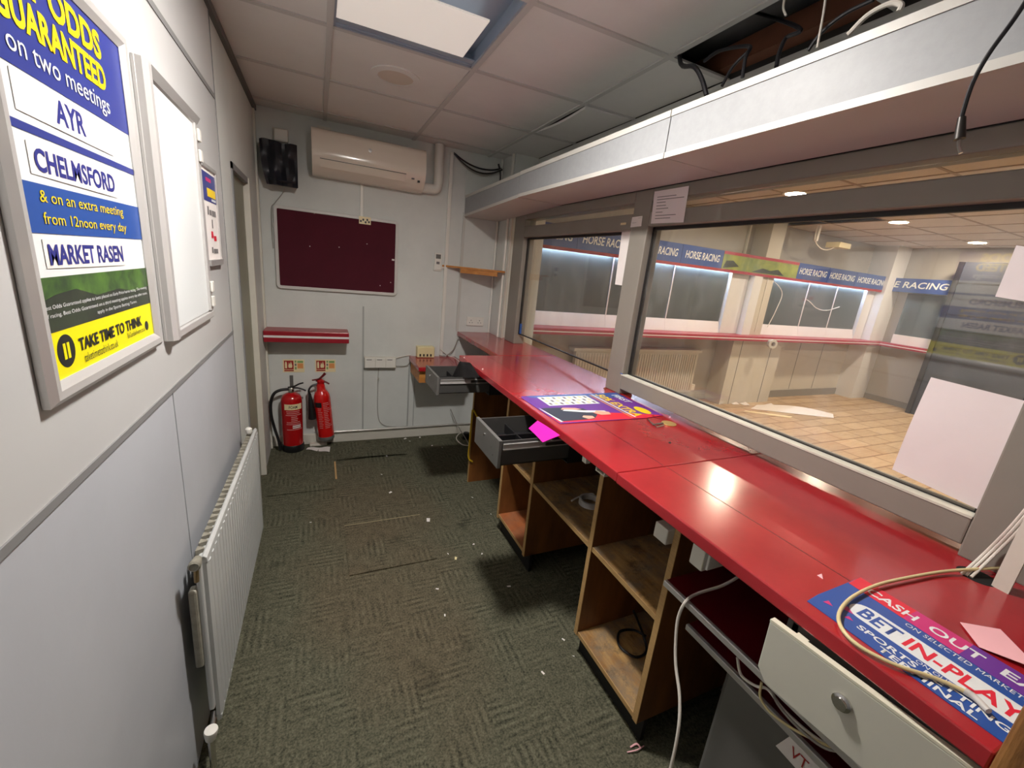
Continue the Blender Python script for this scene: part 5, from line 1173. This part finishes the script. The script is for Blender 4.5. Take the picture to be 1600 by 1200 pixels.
# small shop items
t = thing('tape_reel', 'grey roll hanging on the shop ledge below the column', 'roll', (5.90, 0.18, 0.9))
MB().lathe([(0.030, -0.03), (0.060, -0.03), (0.060, 0.03), (0.030, 0.03), (0.030, -0.03)], (5.93, 0.16, 0.905), (0.4, 1, 0), 24).build('reel', m_tape, t, smooth=True)
tag(MB().tube([(5.80, 0.355, 1.76), (5.80, 0.355, 1.03)], 0.006, 8, 0).build('conduit', m_white_pl), 'thin white conduit on the cream shop column', 'conduit')
tag(MB().box(5.52, 5.545, SY-0.03, SY, 1.99, 2.44).build('conduit', m_white_pl), 'white conduit above the green meadow picture in the shop', 'conduit')
t = thing('hanging_box', 'small cream box hanging from the shop ceiling on a loose cable', 'box', (6.5, 0.2, 2.33))
MB().box(6.72, 6.98, 0.12, 0.30, 2.245, 2.315).build('box_body', m_cream_pl, t, bevel=0.006)
MB().box(6.30, 6.34, 0.18, 0.22, 2.28, 2.47).build('bracket', m_white_pl, t)
MB().tube([(6.28, 0.2, 2.46), (6.30, 0.2, 2.30), (6.45, 0.2, 2.21), (6.62, 0.2, 2.20), (6.76, 0.2, 2.25), (6.85, 0.2, 2.31), (7.0, 0.2, 2.29), (7.08, 0.2, 2.30)], 0.007).build('cable_loop', m_white_cable, t, smooth=True)
tag(MB().tube([(5.85, 0.395, 1.78), (6.2, 0.39, 1.60), (6.18, 0.39, 1.35), (6.08, 0.385, 1.10)], 0.005).build('cable', m_white_cable, smooth=True), 'white cable hanging across the first board right of the column', 'cable')
tag(MB().tube([(6.84, 0.425, 1.53), (6.9, 0.40, 1.50), (7.1, 0.40, 1.42), (7.35, 0.40, 1.40), (7.65, 0.40, 1.47)], 0.005).build('cable', m_white_cable, smooth=True), 'white cable sagging across the second board right of the column', 'cable')
# debris on the shop floor
tag(MB().sheet((5.75, 0.10, 0.002), (6.75, -0.42, 0.002), (6.95, -0.30, 0.003), (6.05, 0.22, 0.003), bend=lambda u, v: 0.05*math.sin(3.1*u)*v, n=10, t=0.004).build('paper_sheet', m_paper), 'large crumpled white paper lying on the shop wood floor', 'paper')
tag(MB().sheet((5.5, 0.02, 0.002), (6.0, -0.30, 0.002), (6.1, -0.26, 0.002), (5.6, 0.06, 0.002), n=3, t=0.003).build('cardboard_scrap', m_signcream), 'flat beige cardboard scrap on the shop floor beside the white paper', 'cardboard')
for px, py, lab in ((1147, 631, 'white flake on the shop floor below the column'), (1163, 632, 'white flake on the shop floor right of the column foot'), (1203, 634, 'white flake on the shop floor in front of the white paper')):
    c = P(px, py, 2, 0.004)
    tag(MB().sheet(c+Vector((-0.06, -0.04, 0)), c+Vector((0.05, -0.05, 0)), c+Vector((0.06, 0.03, 0)), c+Vector((-0.05, 0.04, 0)), bend=lambda u, v: 0.02*u*v, n=3, t=0.002).build('paper_scrap', m_paper), lab, 'paper')
